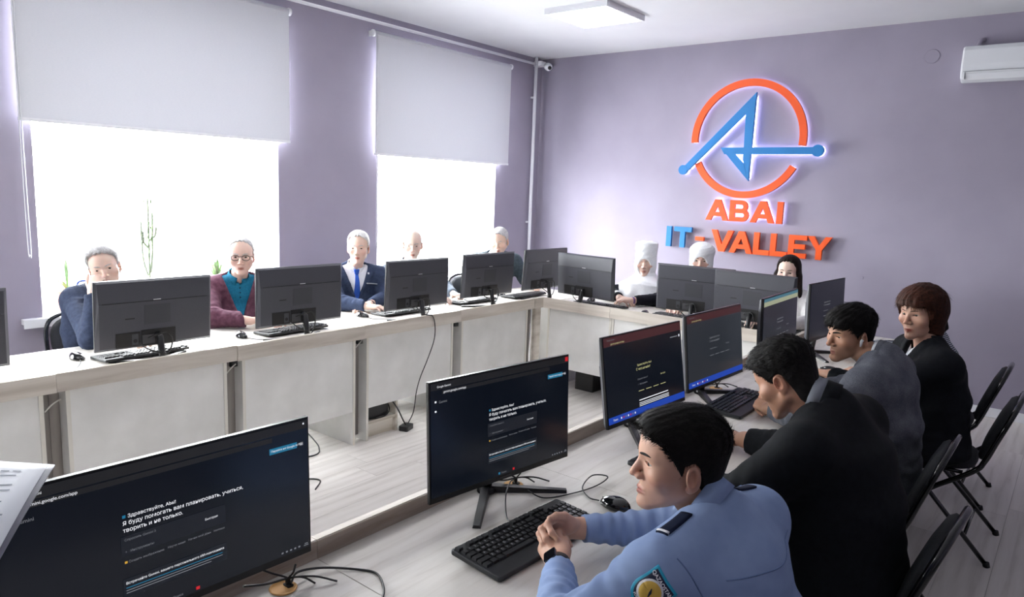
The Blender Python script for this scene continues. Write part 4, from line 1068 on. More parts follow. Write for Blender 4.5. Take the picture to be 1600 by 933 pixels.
def head_field(hp, Q, slit=.0036):
    d = field(hp, Q)
    near = d < .05
    q = Q[near]; e = d[near]
    ax_ = np.abs(q[:, 0])
    # sockets
    so = ell((0.033, .100, .004), (.021, .017, .0125))[0](np.stack([ax_, q[:, 1], q[:, 2]], 1)); e = smax(e, -so, .012)
    ce = np.stack([ax_, q[:, 1], q[:, 2]], 1)-EYE; r = np.linalg.norm(ce, axis=1); e = smin(e, r-.0152, .004)
    op = slit*np.clip(1-(ce[:, 0]/.0150)**2, -1, 1)+.0002
    cut = np.maximum(np.maximum(np.abs(ce[:, 2]-.0006+.06*ce[:, 0]*-1)-op, r-.021), -ce[:, 1]); e = np.maximum(e, -cut)
    # mouth line and concha of the ear
    ml = rc((0, .0965, -.0722), (.021, .082, -.0715), .0022, .0016)[0](np.stack([ax_, q[:, 1], q[:, 2]], 1)); e = smax(e, -ml, .003)
    ns = rc((0, .1, -.047), (0, .094, -.058), .003, .004)[0](q); e = smax(e, -ns, .006)
    nh = sph((.0065, .0985, -.0445), .0034)[0](np.stack([ax_, q[:, 1], q[:, 2]], 1)); e = smax(e, -nh, .003)
    co = ell((.0850, -.009, -.008), (.0105, .0115, .0190))[0](np.stack([ax_, q[:, 1], q[:, 2]], 1)); e = smax(e, -co, .002)
    d[near] = e; return d
def hand_parts(w, d, n, side, curls=None, spread=.0, thumb=None, sc=1.0, k=.004):
    """wrist, finger direction, back-of-hand normal; curls: per finger (mcp, pip, dip) in degrees"""
    w = np.asarray(w, float); d = _n(d); n = np.asarray(n, float); n = _n(n-d*(n @ d)); s = np.cross(n, d) if side == 'R' else np.cross(d, n)
    curls = curls or [(18, 25, 15)]*4; P = []
    lat = (.027, .009, -.009, -.026); kn = (.086, .090, .086, .077)
    seg = ((.041, .025, .020), (.045, .029, .021), (.042, .027, .020), (.033, .020, .018)); rad = (.0092, .0094, .0088, .0078)
    K = []
    for i in range(4):
        b = w+sc*(d*.010+s*lat[i]*.62); kp = w+sc*(d*kn[i]+s*lat[i]+n*(.003 if i in (1, 2) else 0)); K.append(kp)
        P.append(rc(b, kp, .0145*sc, .0112*sc, .012*sc))
    P.append(rc(w+sc*(d*.03+s*.012-n*.008), w+sc*(d*.06-s*.012-n*.007), .014*sc, .013*sc, .012*sc))
    for i in range(4):
        p = K[i]; ang = 0.0; sp = spread*(1.5-i)/1.5; dd0 = _n(d*math.cos(sp)+s*math.sin(sp)); r = rad[i]*sc
        for j in range(3):
            ang += math.radians(curls[i][j]); dd = dd0*math.cos(ang)-n*math.sin(ang); q = p+dd*seg[i][j]*sc
            r2 = r*(.93 if j < 2 else .82); P.append(rc(p, q, r, r2, k)); P.append(sph(q, r2*1.01, .002)) if j < 2 else None
            p = q; r = r2
    t1, t2, t3 = thumb or ((.62, .62, -.30), (.85, .35, -.25), (.95, .12, -.2))
    p = w+sc*(d*.018+s*.020-n*.006); L = (.047, .033, .027); R_ = (.0150, .0112, .0098, .0080)
    for j, tt in enumerate((t1, t2, t3)):
        dd = _n(d*tt[0]+s*tt[1]+n*tt[2]); q = p+dd*L[j]*sc; P.append(rc(p, q, R_[j]*sc, R_[j+1]*sc, .008 if j == 0 else k)); p = q
    P.append(ell(w+sc*(d*.035+s*.020-n*.010), (.017*sc,)*3, .014))
    return P
def wob(P, f=30.0, ph=0.0):
    return (np.sin(P[:, 0]*f+1.3*np.sin(P[:, 2]*f*.7+ph))*np.sin(P[:, 2]*f*.8+1.1*np.sin(P[:, 1]*f*.6+ph))+np.sin(P[:, 1]*f*1.1+ph+np.sin(P[:, 0]*f*.5)))*.5
def fold(P, c, dirv, wl, amp, R):
    """local creases around a joint: waves along dirv fading with distance"""
    q = P-np.asarray(c, f32); e = q @ np.asarray(_n(dirv), f32); w = np.exp(-(np.linalg.norm(q, axis=1)/R)**2)
    g = q @ np.asarray(_n(np.cross(dirv, (.31, .52, .8))), f32)
    return amp*w*np.sin(e*2*PI/wl+2.2*np.sin(g*28)+.8*np.sin(e*40+g*17))

HAIRLINE = {
    'short':  ([-.12, -.060, -.046, -.036, -.026, -.008, .006, .014, .032, .050, .078, .12], [-.096, -.094, -.074, -.035, .006, .020, .016, -.020, .022, .050, .076, .086]),
    'fringe': ([-.12, -.060, -.046, -.036, -.026, -.008, .006, .014, .030, .048, .075, .12], [-.096, -.094, -.074, -.035, .006, .020, .014, -.020, .022, .042, .053, .058]),
    'reced':  ([-.12, -.075, -.045, -.030, -.008, .006, .016, .026, .040, .055, .12], [-.085, -.080, -.045, -.004, .020, .016, -.006, .040, .075, .100, .20]),
    'older':  ([-.12, -.060, -.046, -.036, -.026, -.008, .006, .014, .032, .050, .072, .12], [-.096, -.094, -.074, -.035, .006, .020, .016, -.012, .036, .074, .098, .115]),
    'bald':   ([-.12, -.075, -.045, -.030, -.008, .006, .12], [-.080, -.075, -.040, -.002, .022, .03, .3]),   # only a rim of hair, see the upper cut
    'bob':    ([-.14, -.05, .0, .020, .034, .044, .056, .075, .12], [-.125, -.118, -.092, -.080, -.050, .012, .040, .044, .048]),
    'long':   ([-.14, -.05, .0, .024, .040, .052, .065, .085, .12], [-.33, -.33, -.33, -.30, -.16, .03, .078, .100, .12]),
}
def person(name_label, head, facing, spec, group=None):
    """head: world position between the ears at eye height; facing: body yaw in world; spec: dict in body axes (x right, y forward, z up)"""
    g = spec.get
    hloc = np.array(g('head_at', (0, .10, 0)), float)      # where the head sits relative to the pelvis (x, y)
    Rz = np.array([[math.cos(facing), -math.sin(facing)], [math.sin(facing), math.cos(facing)]])
    base = np.array(head[:2])-Rz @ hloc[:2]
    root = thing('person', name_label, 'person', (float(base[0]), float(base[1]), 0), facing, group)
    def LW(p):      # world -> local
        q = Rz.T @ (np.array(p[:2])-base); return np.array([q[0], q[1], p[2]])
    h = np.array([hloc[0], hloc[1], head[2]]); hs = g('hs', 1.0)
    Rh = rotm(*g('head_rot', (0, 0, 0)))
    HP = head_parts(g('fat', 1.0), g('nose', 1.0), g('female', False), g('jaw', 1.0))
    sw = g('sw', .185); zs = g('shoulder_z', head[2]-.235); pel = np.array((0, 0, g('pelvis_z', .50)), float)
    nb = np.array(g('neck', (h[0]*.75, h[1]*.75-.02, zs+.055)), float)
    yawt = math.radians(g('torso_yaw', 0)); sd = np.array((math.cos(yawt), math.sin(yawt), 0)); fw = np.array((-math.sin(yawt), math.cos(yawt), 0))
    sc_ = nb+np.array((0, 0, zs-nb[2]))
    shR = np.array(g('shR'), float) if g('shR') is not None else sc_+sd*sw
    shL = np.array(g('shL'), float) if g('shL') is not None else sc_-sd*sw
    J = {}
    for s, sh in (('R', shR), ('L', shL)):
        sg = 1 if s == 'R' else -1
        el = g('el'+s); wr = g('wr'+s)
        el = LW(el) if el is not None else sh+np.array((sg*.05, .08, -.25)); wr = LW(wr) if wr is not None else el+np.array((-sg*.10, .22, .01))
        J[s] = (sh, el, wr)
    spine = _n(nb-pel); mid = pel+(nb-pel)*.5; chest = pel+(nb-pel)*.78
    bw = g('bw', 1.0); bd = g('bd', 1.0)
    def torso(inf, k=.05):
        T = [eseg(pel+np.array((0, 0, -.02)), mid, sd, (.165*bw+inf, .125*bd+inf), (.160*bw+inf, .115*bd+inf), k), eseg(mid, chest, sd, (.160*bw+inf, .115*bd+inf), (.172*bw+inf, .105*bd+inf), k, .07)]
        if g('belly'): T.append(ell(mid+fw*.05*bd+np.array((0, 0, -.03)), (.15*bw+inf, .12*bd+inf, .14), .06))
        if g('female'): T += [ell(chest+fw*.075+sd*s*.075+np.array((0, 0, -.04)), (.062+inf, .055+inf, .062), .05) for s in (-1, 1)]
        for s in 'RL':
            sh = J[s][0]; sg = 1 if s == 'R' else -1; T += [rc(sh-np.array((0, 0, .03))-sd*sg*.03, mid+sd*sg*.085*bw, .055+inf, .075*bw+inf, .05), rc(chest+np.array((0, 0, .03)), sh, .085+inf, .052+inf, k), rc(nb+np.array((0, 0, .005)), sh+np.array((0, 0, .008)), .048+inf, .046+inf, .045)]
        return T
    R3 = np.eye(3); R3[:2, :2] = Rz
    spec = dict(spec)
    for s in 'RL':
        if spec.get('hand'+s): spec['hand'+s] = dict(spec['hand'+s], d=R3.T @ np.array(spec['hand'+s]['d'], float), n=R3.T @ np.array(spec['hand'+s]['n'], float))
    g = spec.get
    hand_l = []
    for s in 'RL':
        hd = g('hand'+s)
        if hd: hand_l += hand_parts(J[s][2], hd['d'], hd['n'], s, hd.get('curls'), hd.get('spread', 0.0), hd.get('thumb'), hd.get('sc', g('hand_sc', 1.0)))
    hk = np.array((0, -.020, -.055), f32)
    n0 = h+Rh @ hk*hs
    body = [rc(n0, nb-spine*.02, .053*g('neckr', 1.0), .054*g('neckr', 1.0), .02), eseg(mid, chest, sd, (.11, .07), (.12, .07), .04), rc(chest, nb-spine*.03, .065, .05, .03)]
    for s in 'RL':
        sh, el, wr = J[s]; ar = g('arm', 1.0)
        body += [rc(chest, sh, .06, .045, .03), rc(sh, el, .043*ar, .036*ar, .02), rc(el, el+(wr-el)*.35, .037*ar, .038*ar, .02), rc(el+(wr-el)*.35, wr, .038*ar, .025*ar, .02), rc(el+(wr-el)*.85, wr+(wr-el)*.03, .026*ar, .0235*ar, .012)]
    slit = g('slit', .0036)
    body += hand_l
    def Q_(P): return ((P-h.astype(f32)) @ Rh)/hs
    def fbody(P):
        d = field(body, P)
        m = np.linalg.norm(P-h.astype(f32), axis=1) < .24
        if m.any():
            dh = head_field(HP, Q_(P[m]), slit)*hs; d[m] = smin(d[m], dh, .010)
        return d
    res = g('res', (.0045, .0045, .012))   # head, hands, rest
    boxes = [(h-.135*hs, h+.14*hs, res[0])]
    for s in 'RL':
        if g('hand'+s):
            c = J[s][2]+_n(g('hand'+s)['d'])*.075; boxes.append((c-.10, c+.10, res[1]))
    allp = np.array([h-.17, h+.17] + [p+e for s in 'RL' for p in J[s] for e in (-.07, .07)] + [b[0] for b in boxes]+[b[1] for b in boxes]+[mid-.2, mid+.2])
    pos, qd = mesh_field(fbody, allp.min(0)-.02, allp.max(0)+.02, res[2], boxes)
    # complexion
    tone = np.array(lin(g('skin', 'c99b80'))); col = np.tile(tone, (len(pos), 1)); q = Q_(pos.astype(f32)); aq = np.abs(q[:, 0])
    def mix(m, c): 
        nonlocal col
        m = np.clip(m, 0, 1)[:, None]; col = col*(1-m)+np.array(c)*m
    def gs(c, r): return np.exp(-(((aq-c[0])/r[0])**2+((q[:, 1]-c[1])/r[1])**2+((q[:, 2]-c[2])/r[2])**2))
    red = tone*np.array((1.03, .80, .74))
    mix(.55*gs((.048, .06, -.03), (.022, .03, .02)), red); mix(.6*gs((0, .105, -.032), (.014, .014, .012)), red); mix(.6*gs((.085, -.012, -.012), (.02, .02, .03)), red)
    lipc = np.array(lin(g('lips', 'a5675b')))
    mix(1.25*np.exp(-((aq/.0185)**4+((q[:, 2]+.0718)/.0085)**4))*(q[:, 1] > .072), lipc)
    mix(.35*gs((.031, .085, -.008), (.017, .02, .006)), tone*np.array((.8, .72, .70)))
    if g('stubble'): mix(g('stubble')*np.clip(gs((.0, .07, -.095), (.05, .05, .03))+gs((0, .085, -.056), (.028, .02, .008)), 0, 1)*(q[:, 2] < -.045), tone*np.array((.55, .52, .55)))
    np_mesh('body', pos, qd, 'skin', root, col)
    # eyes
    if g('eyes', True):
        gaze = _n(Rh.T @ np.array(rotm(*g('gaze', g('head_rot', (0, 0, 0))))[:, 1]))
        for s in (-1, 1):
            vs = []; fs = []; mi = []; n, m_ = 16, 14; z = gaze; x_ = _n(np.cross((0.1, 0, 1), z)); y_ = np.cross(z, x_)
            for i in range(m_+1):
                th = PI*i/m_*.62
                for j in range(n):
                    ph = 2*PI*j/n; vs.append((z*math.cos(th)+(x_*math.cos(ph)+y_*math.sin(ph))*math.sin(th))*.0134)
            for i in range(m_):
                for j in range(n):
                    fs.append((i*n+j, i*n+(j+1) % n, (i+1)*n+(j+1) % n, (i+1)*n+j)); th = math.degrees(PI*(i+.5)/m_*.62); mi.append(2 if th < 11 else (1 if th < 29 else 0))
            c = h+Rh @ (np.array((s*EYE[0], EYE[1], EYE[2]))*hs)
            me = mesh_from('eye', [tuple(c+Rh @ (v*hs)) for v in vs], fs)
            for nm in ('eye_white', 'eye_iris', 'eye_pupil'): me.materials.append(MATS[nm])
            me.polygons.foreach_set('material_index', mi); me.polygons.foreach_set('use_smooth', [True]*len(fs)); link('eye', me, None, root)
    # eyebrows follow the brow ridge
    def surf_y(x, z, y0=.13):
        y = y0
        for _ in range(24):
            dd = float(head_field(HP, np.array([[x, y, z]], f32), slit)[0]); y -= max(dd*.8, .0002)
            if dd < .0004: break
        return y
    bm_ = g('brow', 'hair_black')
    if bm_:
        for s in (-1, 1):
            vs = []; fs = []; n = 8
            for i in range(n+1):
                u = i/n; x = s*(.012+.036*u); z = .0205+.0048*math.sin(u*PI*.72)+g('brow_dz', 0); th = (.0036 if not g('female') else .0019)*math.sin(PI*(.18+.8*u))**.7
                y1, y2 = surf_y(x, z-th), surf_y(x, z+th)
                vs += [(x, y1+.0008, z-th), (x, (y1+y2)/2+.0026, z), (x, y2+.0006, z+th)]
            for i in range(n): a = i*3; fs += [(a, a+3, a+4, a+1), (a+1, a+4, a+5, a+2)]
            link('eyebrow', mesh_from('eyebrow', [tuple(h+Rh @ (np.array(v)*hs)) for v in vs], fs), bm_, root, True)
    # hair
    st = g('hair')
    if st:
        xs_, hs_ = HAIRLINE[st]; top, side_ = g('hair_top', .022), g('hair_side', .007)
        HC = [ell((0, -.015, .036), (.0745, .096, .086), .01), ell((0, .03, .036), (.063, .059, .066), .03)]
        if st in ('short', 'fringe', 'reced', 'bald', 'older'): HC.append(rc((0, -.036, -.015), (0, -.030, -.085), .0605, .0545*g('neckr', 1.0), .02))
        if st == 'bob': HC += [rc((0, -.034, .0), (0, -.038, -.075), .080, .062, .03)]
        if st == 'long': HC.append(rc((0, -.03, -.02), (0, -.035, -.09), .072, .066, .03))
        if st == 'long': HC += [rc((s*.062, .012, -.03), (s*.092, .020, -.27), .034, .026, .03) for s in (-1, 1)] + [rc((0, -.05, -.05), (0, -.07, -.30), .07, .055, .04)]
        fr = g('hair_freq', 70.0)
        def fhair(P):
            q = Q_(P); d = field(HC, q); u = np.clip((q[:, 2]-.01)/.09, 0, 1); u = u*u*(3-2*u); t = side_+(top-side_)*u
            if g('quiff'): t = t+g('quiff')*np.exp(-((q[:, 1]-.075)/.03)**2-((q[:, 2]-.085)/.03)**2)
            a = q[:, 0]+.5*np.sin(q[:, 1]*31)*.02
            cl = np.sin(a*fr*2+3*np.sin(q[:, 1]*40+q[:, 2]*23))*np.sin(q[:, 1]*fr*.9+2*np.sin(a*55))+.6*np.sin(a*fr*5.1+2*np.sin(q[:, 2]*60))
            d = d-t-g('hair_rough', .0016)*cl*np.clip(u+.25, 0, 1)
            hl = np.interp(q[:, 1]+.003*np.sin(q[:, 0]*260), xs_, hs_).astype(f32)
            if g('part'): hl = hl-.0*q[:, 0]
            cut = (hl-q[:, 2]+g('fringe_wob', .004)*np.sin(q[:, 0]*180+2*np.sin(q[:, 0]*77)))*.7
            if st in ('bob', 'long'):
                fo = ell((0, .085, -.03), (.050 if st == 'bob' else .054, .075, .085 if st == 'bob' else .112))[0](q)
                cut = np.maximum(cut, -fo); cut = np.maximum(cut, (np.interp(q[:, 1], [-.15, 0.05], [-.130 if st == 'bob' else -.33, -.085 if st == 'bob' else -.30])-q[:, 2])*.9)
            else:
                if st == 'bald': cut = np.maximum(cut, q[:, 2]-.035-.4*np.maximum(-.02-q[:, 1], 0))
                er = ell((.081, -.012, -.010), (.022, .0205, .034))[0](np.stack([np.abs(q[:, 0]), q[:, 1], q[:, 2]], 1)); cut = np.maximum(cut, -er)
            return smax(d, cut, .004)*hs
        rr_ = res[0]*g('hair_res', 1.0); lo = h-.17*hs; hi = h+.17*hs
        if st == 'long': lo = lo-np.array((.04, .06, .26))
        hp_, hq_ = mesh_field(fhair, lo, hi, rr_)
        ho = np_mesh('hair', hp_, hq_, g('hair_mat', 'hair_black'), root)
        ns = g('strands', 0)
        if ns:
            me = ho.data; nv = len(me.vertices); co = np.empty(nv*3, f32); me.vertices.foreach_get('co', co); co = co.reshape(-1, 3); no = np.empty(nv*3, f32)
            me.vertices.foreach_get('normal', no); no = no.reshape(-1, 3)
            R1 = np.random.default_rng(5); pick = R1.integers(0, nv, ns*2); q = Q_(co); qn = no @ Rh
            vs = []; fs = []; c_ = 0
            for i in pick:
                if c_ >= ns: break
                p = q[i]; nn = qn[i]
                if field(HC, p[None])[0] < .0015 or ((abs(p[0])-.081)/.028)**2+((p[1]+.012)/.026)**2+((p[2]+.010)/.040)**2 < 1: continue
                c_ += 1
                fd = np.array(g('flow', (0.15, .75, -.25)), float); fd = np.array((fd[0]+p[0]*6, fd[1] if p[2] > .03 else -.25, fd[2] if p[2] > .03 else -.9))
                u = min(max((p[2]+.01)/.09, 0), 1); L = g('strand_len', .022)*(.35+.65*u)*R1.uniform(.6, 1.2)
                fd = fd+R1.normal(0, .13, 3); fd = fd-nn*(fd @ nn); fd = _n(fd); sdv = np.cross(fd, nn); w = .0009*R1.uniform(.6, 1.2)
                b = p-nn*.0015; lift = R1.uniform(.02, .16)*L*g('lift', 1.0); b0 = len(vs)
                p1 = b+fd*L*.5+nn*lift; p2 = b+fd*L+nn*lift*.9
                for pp, ww in ((b, w), (p1, w*.8)): vs += [pp-sdv*ww, pp+sdv*ww]
                vs.append(p2); fs += [(b0, b0+1, b0+3, b0+2), (b0+2, b0+3, b0+4)]
            so = link('hair_strands', mesh_from('hair_strands', [tuple(h+Rh @ (np.array(v)*hs)) for v in vs], fs), g('hair_mat', 'hair_black'), ho)
            tag(so, kind='stuff')
    # garments -------------------------------------------------------------
    J_ = J
    def clip_front(P):      # distance behind the front half of the torso (positive = behind)
        q = P-nb.astype(f32); ax_ = (pel-nb); t = np.clip(q @ ax_.astype(f32)/float(ax_ @ ax_), 0, 1); c = q-t[:, None]*ax_.astype(f32)
        return -(c @ fw.astype(f32))+.01
    def garment(name, mat, inf, sleeve=1.0, cuff=.041, vneck=None, lapel=False, zlow=None, res_=.009, wr_amp=.0022, boxes_=(), collar=0.0, arm_r=1.0, fn_extra=None, label=None):
        G = torso(inf); cuts = []
        for s in 'RL':
            sh, el, wr = J_[s]; G += [rc(sh, el, (.054+inf)*arm_r, (.046+inf)*arm_r, .03)]
            if sleeve > .05:
                ce = el+(wr-el)*sleeve; G += [rc(el, ce, (.045+inf)*arm_r, cuff, .02)]
                ce2 = ce-_n(wr-el)*.0; cuts.append((ce2.astype(f32), _n(wr-el).astype(f32), el.astype(f32)))
        zl = zlow if zlow is not None else pel[2]-.10
        folds = []
        for s in 'RL':
            sh, el, wr = J_[s]; folds += [(el, _n(wr-sh), .045, .0045, .10), (sh+(el-sh)*.25, _n(el-sh), .05, .003, .09), (el+(wr-el)*.55, _n(wr-el), .035, .0022, .10)]
        folds.append((pel+(nb-pel)*.25, (0.2, 0, 1), .07, .005, .2))
        fa = g('folds', 1.0)
        N0 = (nb-spine*.02).astype(f32); N1 = n0.astype(f32)
        nk = rc(n0, nb-spine*.06, .056*g('neckr', 1.0)+.002, .062*g('neckr', 1.0)+.004+inf*.25)[0]
        def fn(P):
            d0 = field(G, P); d = d0+wr_amp*wob(P, 24.0, len(name))
            for c, dv, wl, am, R in folds: d = d+fold(P, c, dv, wl, am*fa, R)
            near = np.abs(d) < .06
            if collar:
                e = nk(P); zc = (P-N0) @ _n(n0-nb).astype(f32)
                fr_ = np.clip(((P-N0) @ fw.astype(f32))/.06, -1, 1)
                ring = np.maximum(np.abs(e-.006)-.0035, np.maximum(zc-collar*(1-.25*fr_), -.05-zc)); d = smin(d, ring, .006)
            d = np.maximum(d, -(nk(P)-.0005)*1.0) if not collar else np.maximum(d, -(nk(P)))
            if vneck:
                z0, z1, wd = vneck; x = np.abs((P-nb.astype(f32)) @ sd.astype(f32)); u = (P[:, 2]-z0)/(z1-z0); v = wd*np.clip(u, -.3, 1.6)
                if lapel:
                    bandw = .048*np.clip((u+.05)*1.4, .2, 1.15); lap = np.maximum(np.maximum(d-.0055, np.abs(x-v-bandw*.5)-bandw*.5), np.maximum(clip_front(P), z0-.0-P[:, 2]))
                    nt = np.abs((P[:, 2]-(z0+(z1-z0)*.72))+(x-v)*.35)-.0025; lap = np.maximum(lap, -np.maximum(nt, (v+.022)-x)); d = np.minimum(d, lap)
                wedge = np.maximum((x-v)*.93, clip_front(P)); d = np.maximum(d, -wedge)
            for c, ax_, el in cuts:
                e = (P-c) @ ax_; m = np.linalg.norm(P-c, axis=1) < .13; d = np.where(m, np.maximum(d, e), d)
            d = np.maximum(d, zl-P[:, 2])
            if fn_extra: d = fn_extra(P, d)
            return d
        ap = np.array([pel-np.array((.24, .2, .13)), pel+np.array((.24, .22, 0)), nb+.13, nb-.13]+[p+e for s in 'RL' for p in J_[s] for e in (-.09, .09)])
        pos, qd = mesh_field(fn, ap.min(0)-.02, ap.max(0)+.02, res_, boxes_)
        o = np_mesh(name, pos, qd, mat, root)
        if label: o['label'] = label
        return o, fn
    legs = g('trousers', 'trouser_black')
    if legs:
        L_ = []
        for s in (-1, 1):
            hip = pel+sd*s*.085+np.array((0, 0, .0)); kn = pel+sd*s*.10+fw*g('thigh', .40)+np.array((0, 0, .0)); an = np.array((kn[0], kn[1], .09))+fw*g('shin', -.03)
            L_ += [rc(hip, kn, .088, .064, .03), rc(kn, an, .062, .045, .02)]
        L_.append(ell(pel, (.17*bw, .13, .085), .04))
        lp = np.array([pel-.26, pel+.26, pel+fw*.5+.12, pel+fw*.5-.12, pel*np.array((1, 1, 0))+.02])
        lo = lp.min(0); hi = lp.max(0); lo[2] = .05; hi[2] = pel[2]+.14
        p_, q_ = mesh_field(lambda P: np.maximum(field(L_, P)+.002*wob(P, 30.), .065-P[:, 2]), lo, hi, .014)
        np_mesh('trousers', p_, q_, legs, root)
        for s in (-1, 1):
            an = pel*np.array((1, 1, 0))+sd*s*.10+fw*(g('thigh', .40)+g('shin', -.03)); S_ = [rc(an+np.array((0, 0, .045))-fw*.02, an+fw*.15+np.array((0, 0, .032)), .042, .034, .02), rc(an+np.array((0, 0, .10)), an+np.array((0, 0, .05)), .036, .04, .02)]
            p_, q_ = mesh_field(lambda P: np.maximum(field(S_, P), .002-P[:, 2]), an-np.array((.12, .12, .01)), an+np.array((.14, .26, .16)) if abs(fw[1]) > .5 else an+.26, .011)
            np_mesh('shoe', p_, q_, 'shoe_black', root)
    return dict(root=root, h=h, Rh=Rh, hs=hs, J=J, nb=nb, pel=pel, fw=fw, sd=sd, garment=garment, LW=LW, surf_y=surf_y, n0=n0, zs=zs, Q=Q_, HP=HP)
def shirt_collar(p, parent, mat, r=.064, hgt=.036, leaf=.040, flare=.012, gap=16, lift=.0, label=None, tilt=0.0):
    """folded shirt collar: stand plus outer leaf, open at the throat"""
    nb, n0, fw = p['nb'], p['n0'], p['fw']; ax_ = _n(n0-nb); c0 = nb+ax_*lift; f_ = _n(fw-ax_*(fw @ ax_)); s_ = np.cross(f_, ax_)
    vs = []; fs = []; n = 40; prof = lambda b: [(r-.001, 0), (r-.004, hgt), (r-.002, hgt+.003), (r+.001, hgt+.002), (r+flare, hgt-leaf*b), (r+flare-.003, hgt-leaf*b), (r+.001, hgt-.006), (r+.002, 0)]
    for i in range(n+1):
        a = math.radians(gap+(360-2*gap)*i/n); fr_ = math.cos(a); b = 1.0+.35*max(0, fr_)**3; dr = f_*math.cos(a)+s_*math.sin(a)
        for (rr_, z_) in prof(b): vs.append(tuple(c0+dr*rr_+ax_*(z_-.020*fr_-.004)))
    m_ = 8
    for i in range(n):
        for j in range(m_): fs.append((i*m_+j, (i+1)*m_+j, (i+1)*m_+(j+1) % m_, i*m_+(j+1) % m_))
    fs += [tuple(range(m_)), tuple(n*m_+j for j in range(m_))[::-1]]
    return link('collar', mesh_from('collar', vs, fs), mat, parent, True)
def on_surface(fn, p, d, n=40):
    """march from p along d to the zero level of a garment field"""
    p = np.array(p, float); d = _n(d)
    for _ in range(n):
        e = float(fn(p[None].astype(f32))[0]); p = p+d*max(e*.7, .0003)
        if e < .0005: break
    return p
def patch(fn, origin, du, dv, w, h_, d, th, nu=6, nv=8, shape=None):
    """thin patch wrapped on a garment: grid origin + u*du*w + v*dv*h, pushed to the surface along d; returns verts, faces"""
    du, dv, d = _n(du), _n(dv), _n(d); vs = []; fs = []
    for j in range(nv+1):
        for i in range(nu+1):
            u, v = i/nu-.5, j/nv-.5
            if shape: u, v = shape(u, v)
            s = on_surface(fn, np.array(origin)+du*u*w+dv*v*h_-d*.10, d); vs += [s-d*th]
    N = len(vs); vs += [v+d*(th+.004) for v in vs]
    for j in range(nv):
        for i in range(nu):
            a = j*(nu+1)+i; fs += [(a, a+1, a+nu+2, a+nu+1), (N+a, N+a+nu+1, N+a+nu+2, N+a+1)]
    B = [i for i in range(nu+1)]+[j*(nu+1)+nu for j in range(1, nv+1)]+[nv*(nu+1)+i for i in range(nu-1, -1, -1)]+[j*(nu+1) for j in range(nv-1, 0, -1)]
    for a, b in zip(B, B[1:]+B[:1]): fs.append((b, a, N+a, N+b))
    return [tuple(v) for v in vs], fs
def cloth(name, c1, c2, scale=60, rough=.85, bump=.25, bs=900, spec=.2, sheen=0.0): noisy(name, c1, c2, scale, rough, bump, bs, spec=spec, bdist=.0006, sheen=sheen)
cloth('trouser_black', '0f1013', '15161a'); plain('shoe_black', '0b0b0c', .35)
# ================================================================== THE PEOPLE
cloth('navy_suit', '2b3347', '353f56'); cloth('navy_suit_2', '2e3850', '39455f'); cloth('maroon_blazer', '4f3040', '694555', 40); cloth('teal_polo', '16607f', '1f7291', 90)  # both navy suits are lightened and greyed to imitate window haze
cloth('white_shirt', 'dfe2ea', 'e9ecf2'); cloth('grey_shirt', '5c6672', '69737f'); cloth('slate_suit', '364149', '46525a', 50); cloth('black_suit', '0c0e12', '12151a'); cloth('black_jacket', '0e1015', '14171d')
cloth('white_jacket', 'e4e2e2', 'efeded'); cloth('white_scarf', 'e6e8ec', 'f3f4f7', 120); cloth('police_blue', '7f93ba', '8da1c6', 12, .75, .15); cloth('navy_trim', '121a30', '19223a'); cloth('dark_dress', '17171f', '20202a')
cloth('silk_blue', '164aa6', '1d57bd', 30, .45, .1, 400, .5); plain('gold', 'c9a24a', .35, .6); plain('patch_teal', '1f9fc0', .6); plain('patch_navy', '1b2440', .6); plain('patch_gold', 'd6b04c', .6); plain('thread_white', 'e6e6ea', .6)
plain('glasses_frame', '2a2422', .3); plain('watch_black', '111216', .35); plain('earbud_white', 'f0f0f2', .25); plain('bead_purple', '7d5a9a', .3); plain('grey_cuff', '8f949c', .8)
k = NT('tweed_grey'); v = k.coords((1, 1, 1)); n1 = k.n('ShaderNodeTexNoise', Scale=420, Detail=2); n2 = k.n('ShaderNodeTexNoise', Scale=14, Detail=5); k.l(v, n1.inputs['Vector']); k.l(v, n2.inputs['Vector'])
mx = k.n('ShaderNodeMix', data_type='FLOAT'); mx.inputs[0].default_value = .45; k.l(n1.outputs['Fac'], mx.inputs[2]); k.l(n2.outputs['Fac'], mx.inputs[3])
k.l(k.ramp(mx.outputs[0], [(.34, '3a3d47'), (.5, '565963'), (.66, '74767e')]), k.b.inputs['Base Color']); k.b.inputs['Roughness'].default_value = .9; k.bump(n1.outputs['Fac'], .3, .0008)
k = NT('plaid'); v = k.coords((1, 1, 1)); br = k.n('ShaderNodeTexBrick', Scale=28.0); 
br.inputs['Color1'].default_value = (*lin('c9ccd4'), 1); br.inputs['Color2'].default_value = (*lin('b9bdc8'), 1); br.inputs['Mortar'].default_value = (*lin('3c4250'), 1); br.inputs['Mortar Size'].default_value = .06; br.offset = 0.0
mp = k.n('ShaderNodeMapping'); mp.inputs['Rotation'].default_value = (PI/2, 0, 0); k.l(v, mp.inputs['Vector']); k.l(mp.outputs[0], br.inputs['Vector']); k.l(br.outputs['Color'], k.b.inputs['Base Color']); k.b.inputs['Roughness'].default_value = .9

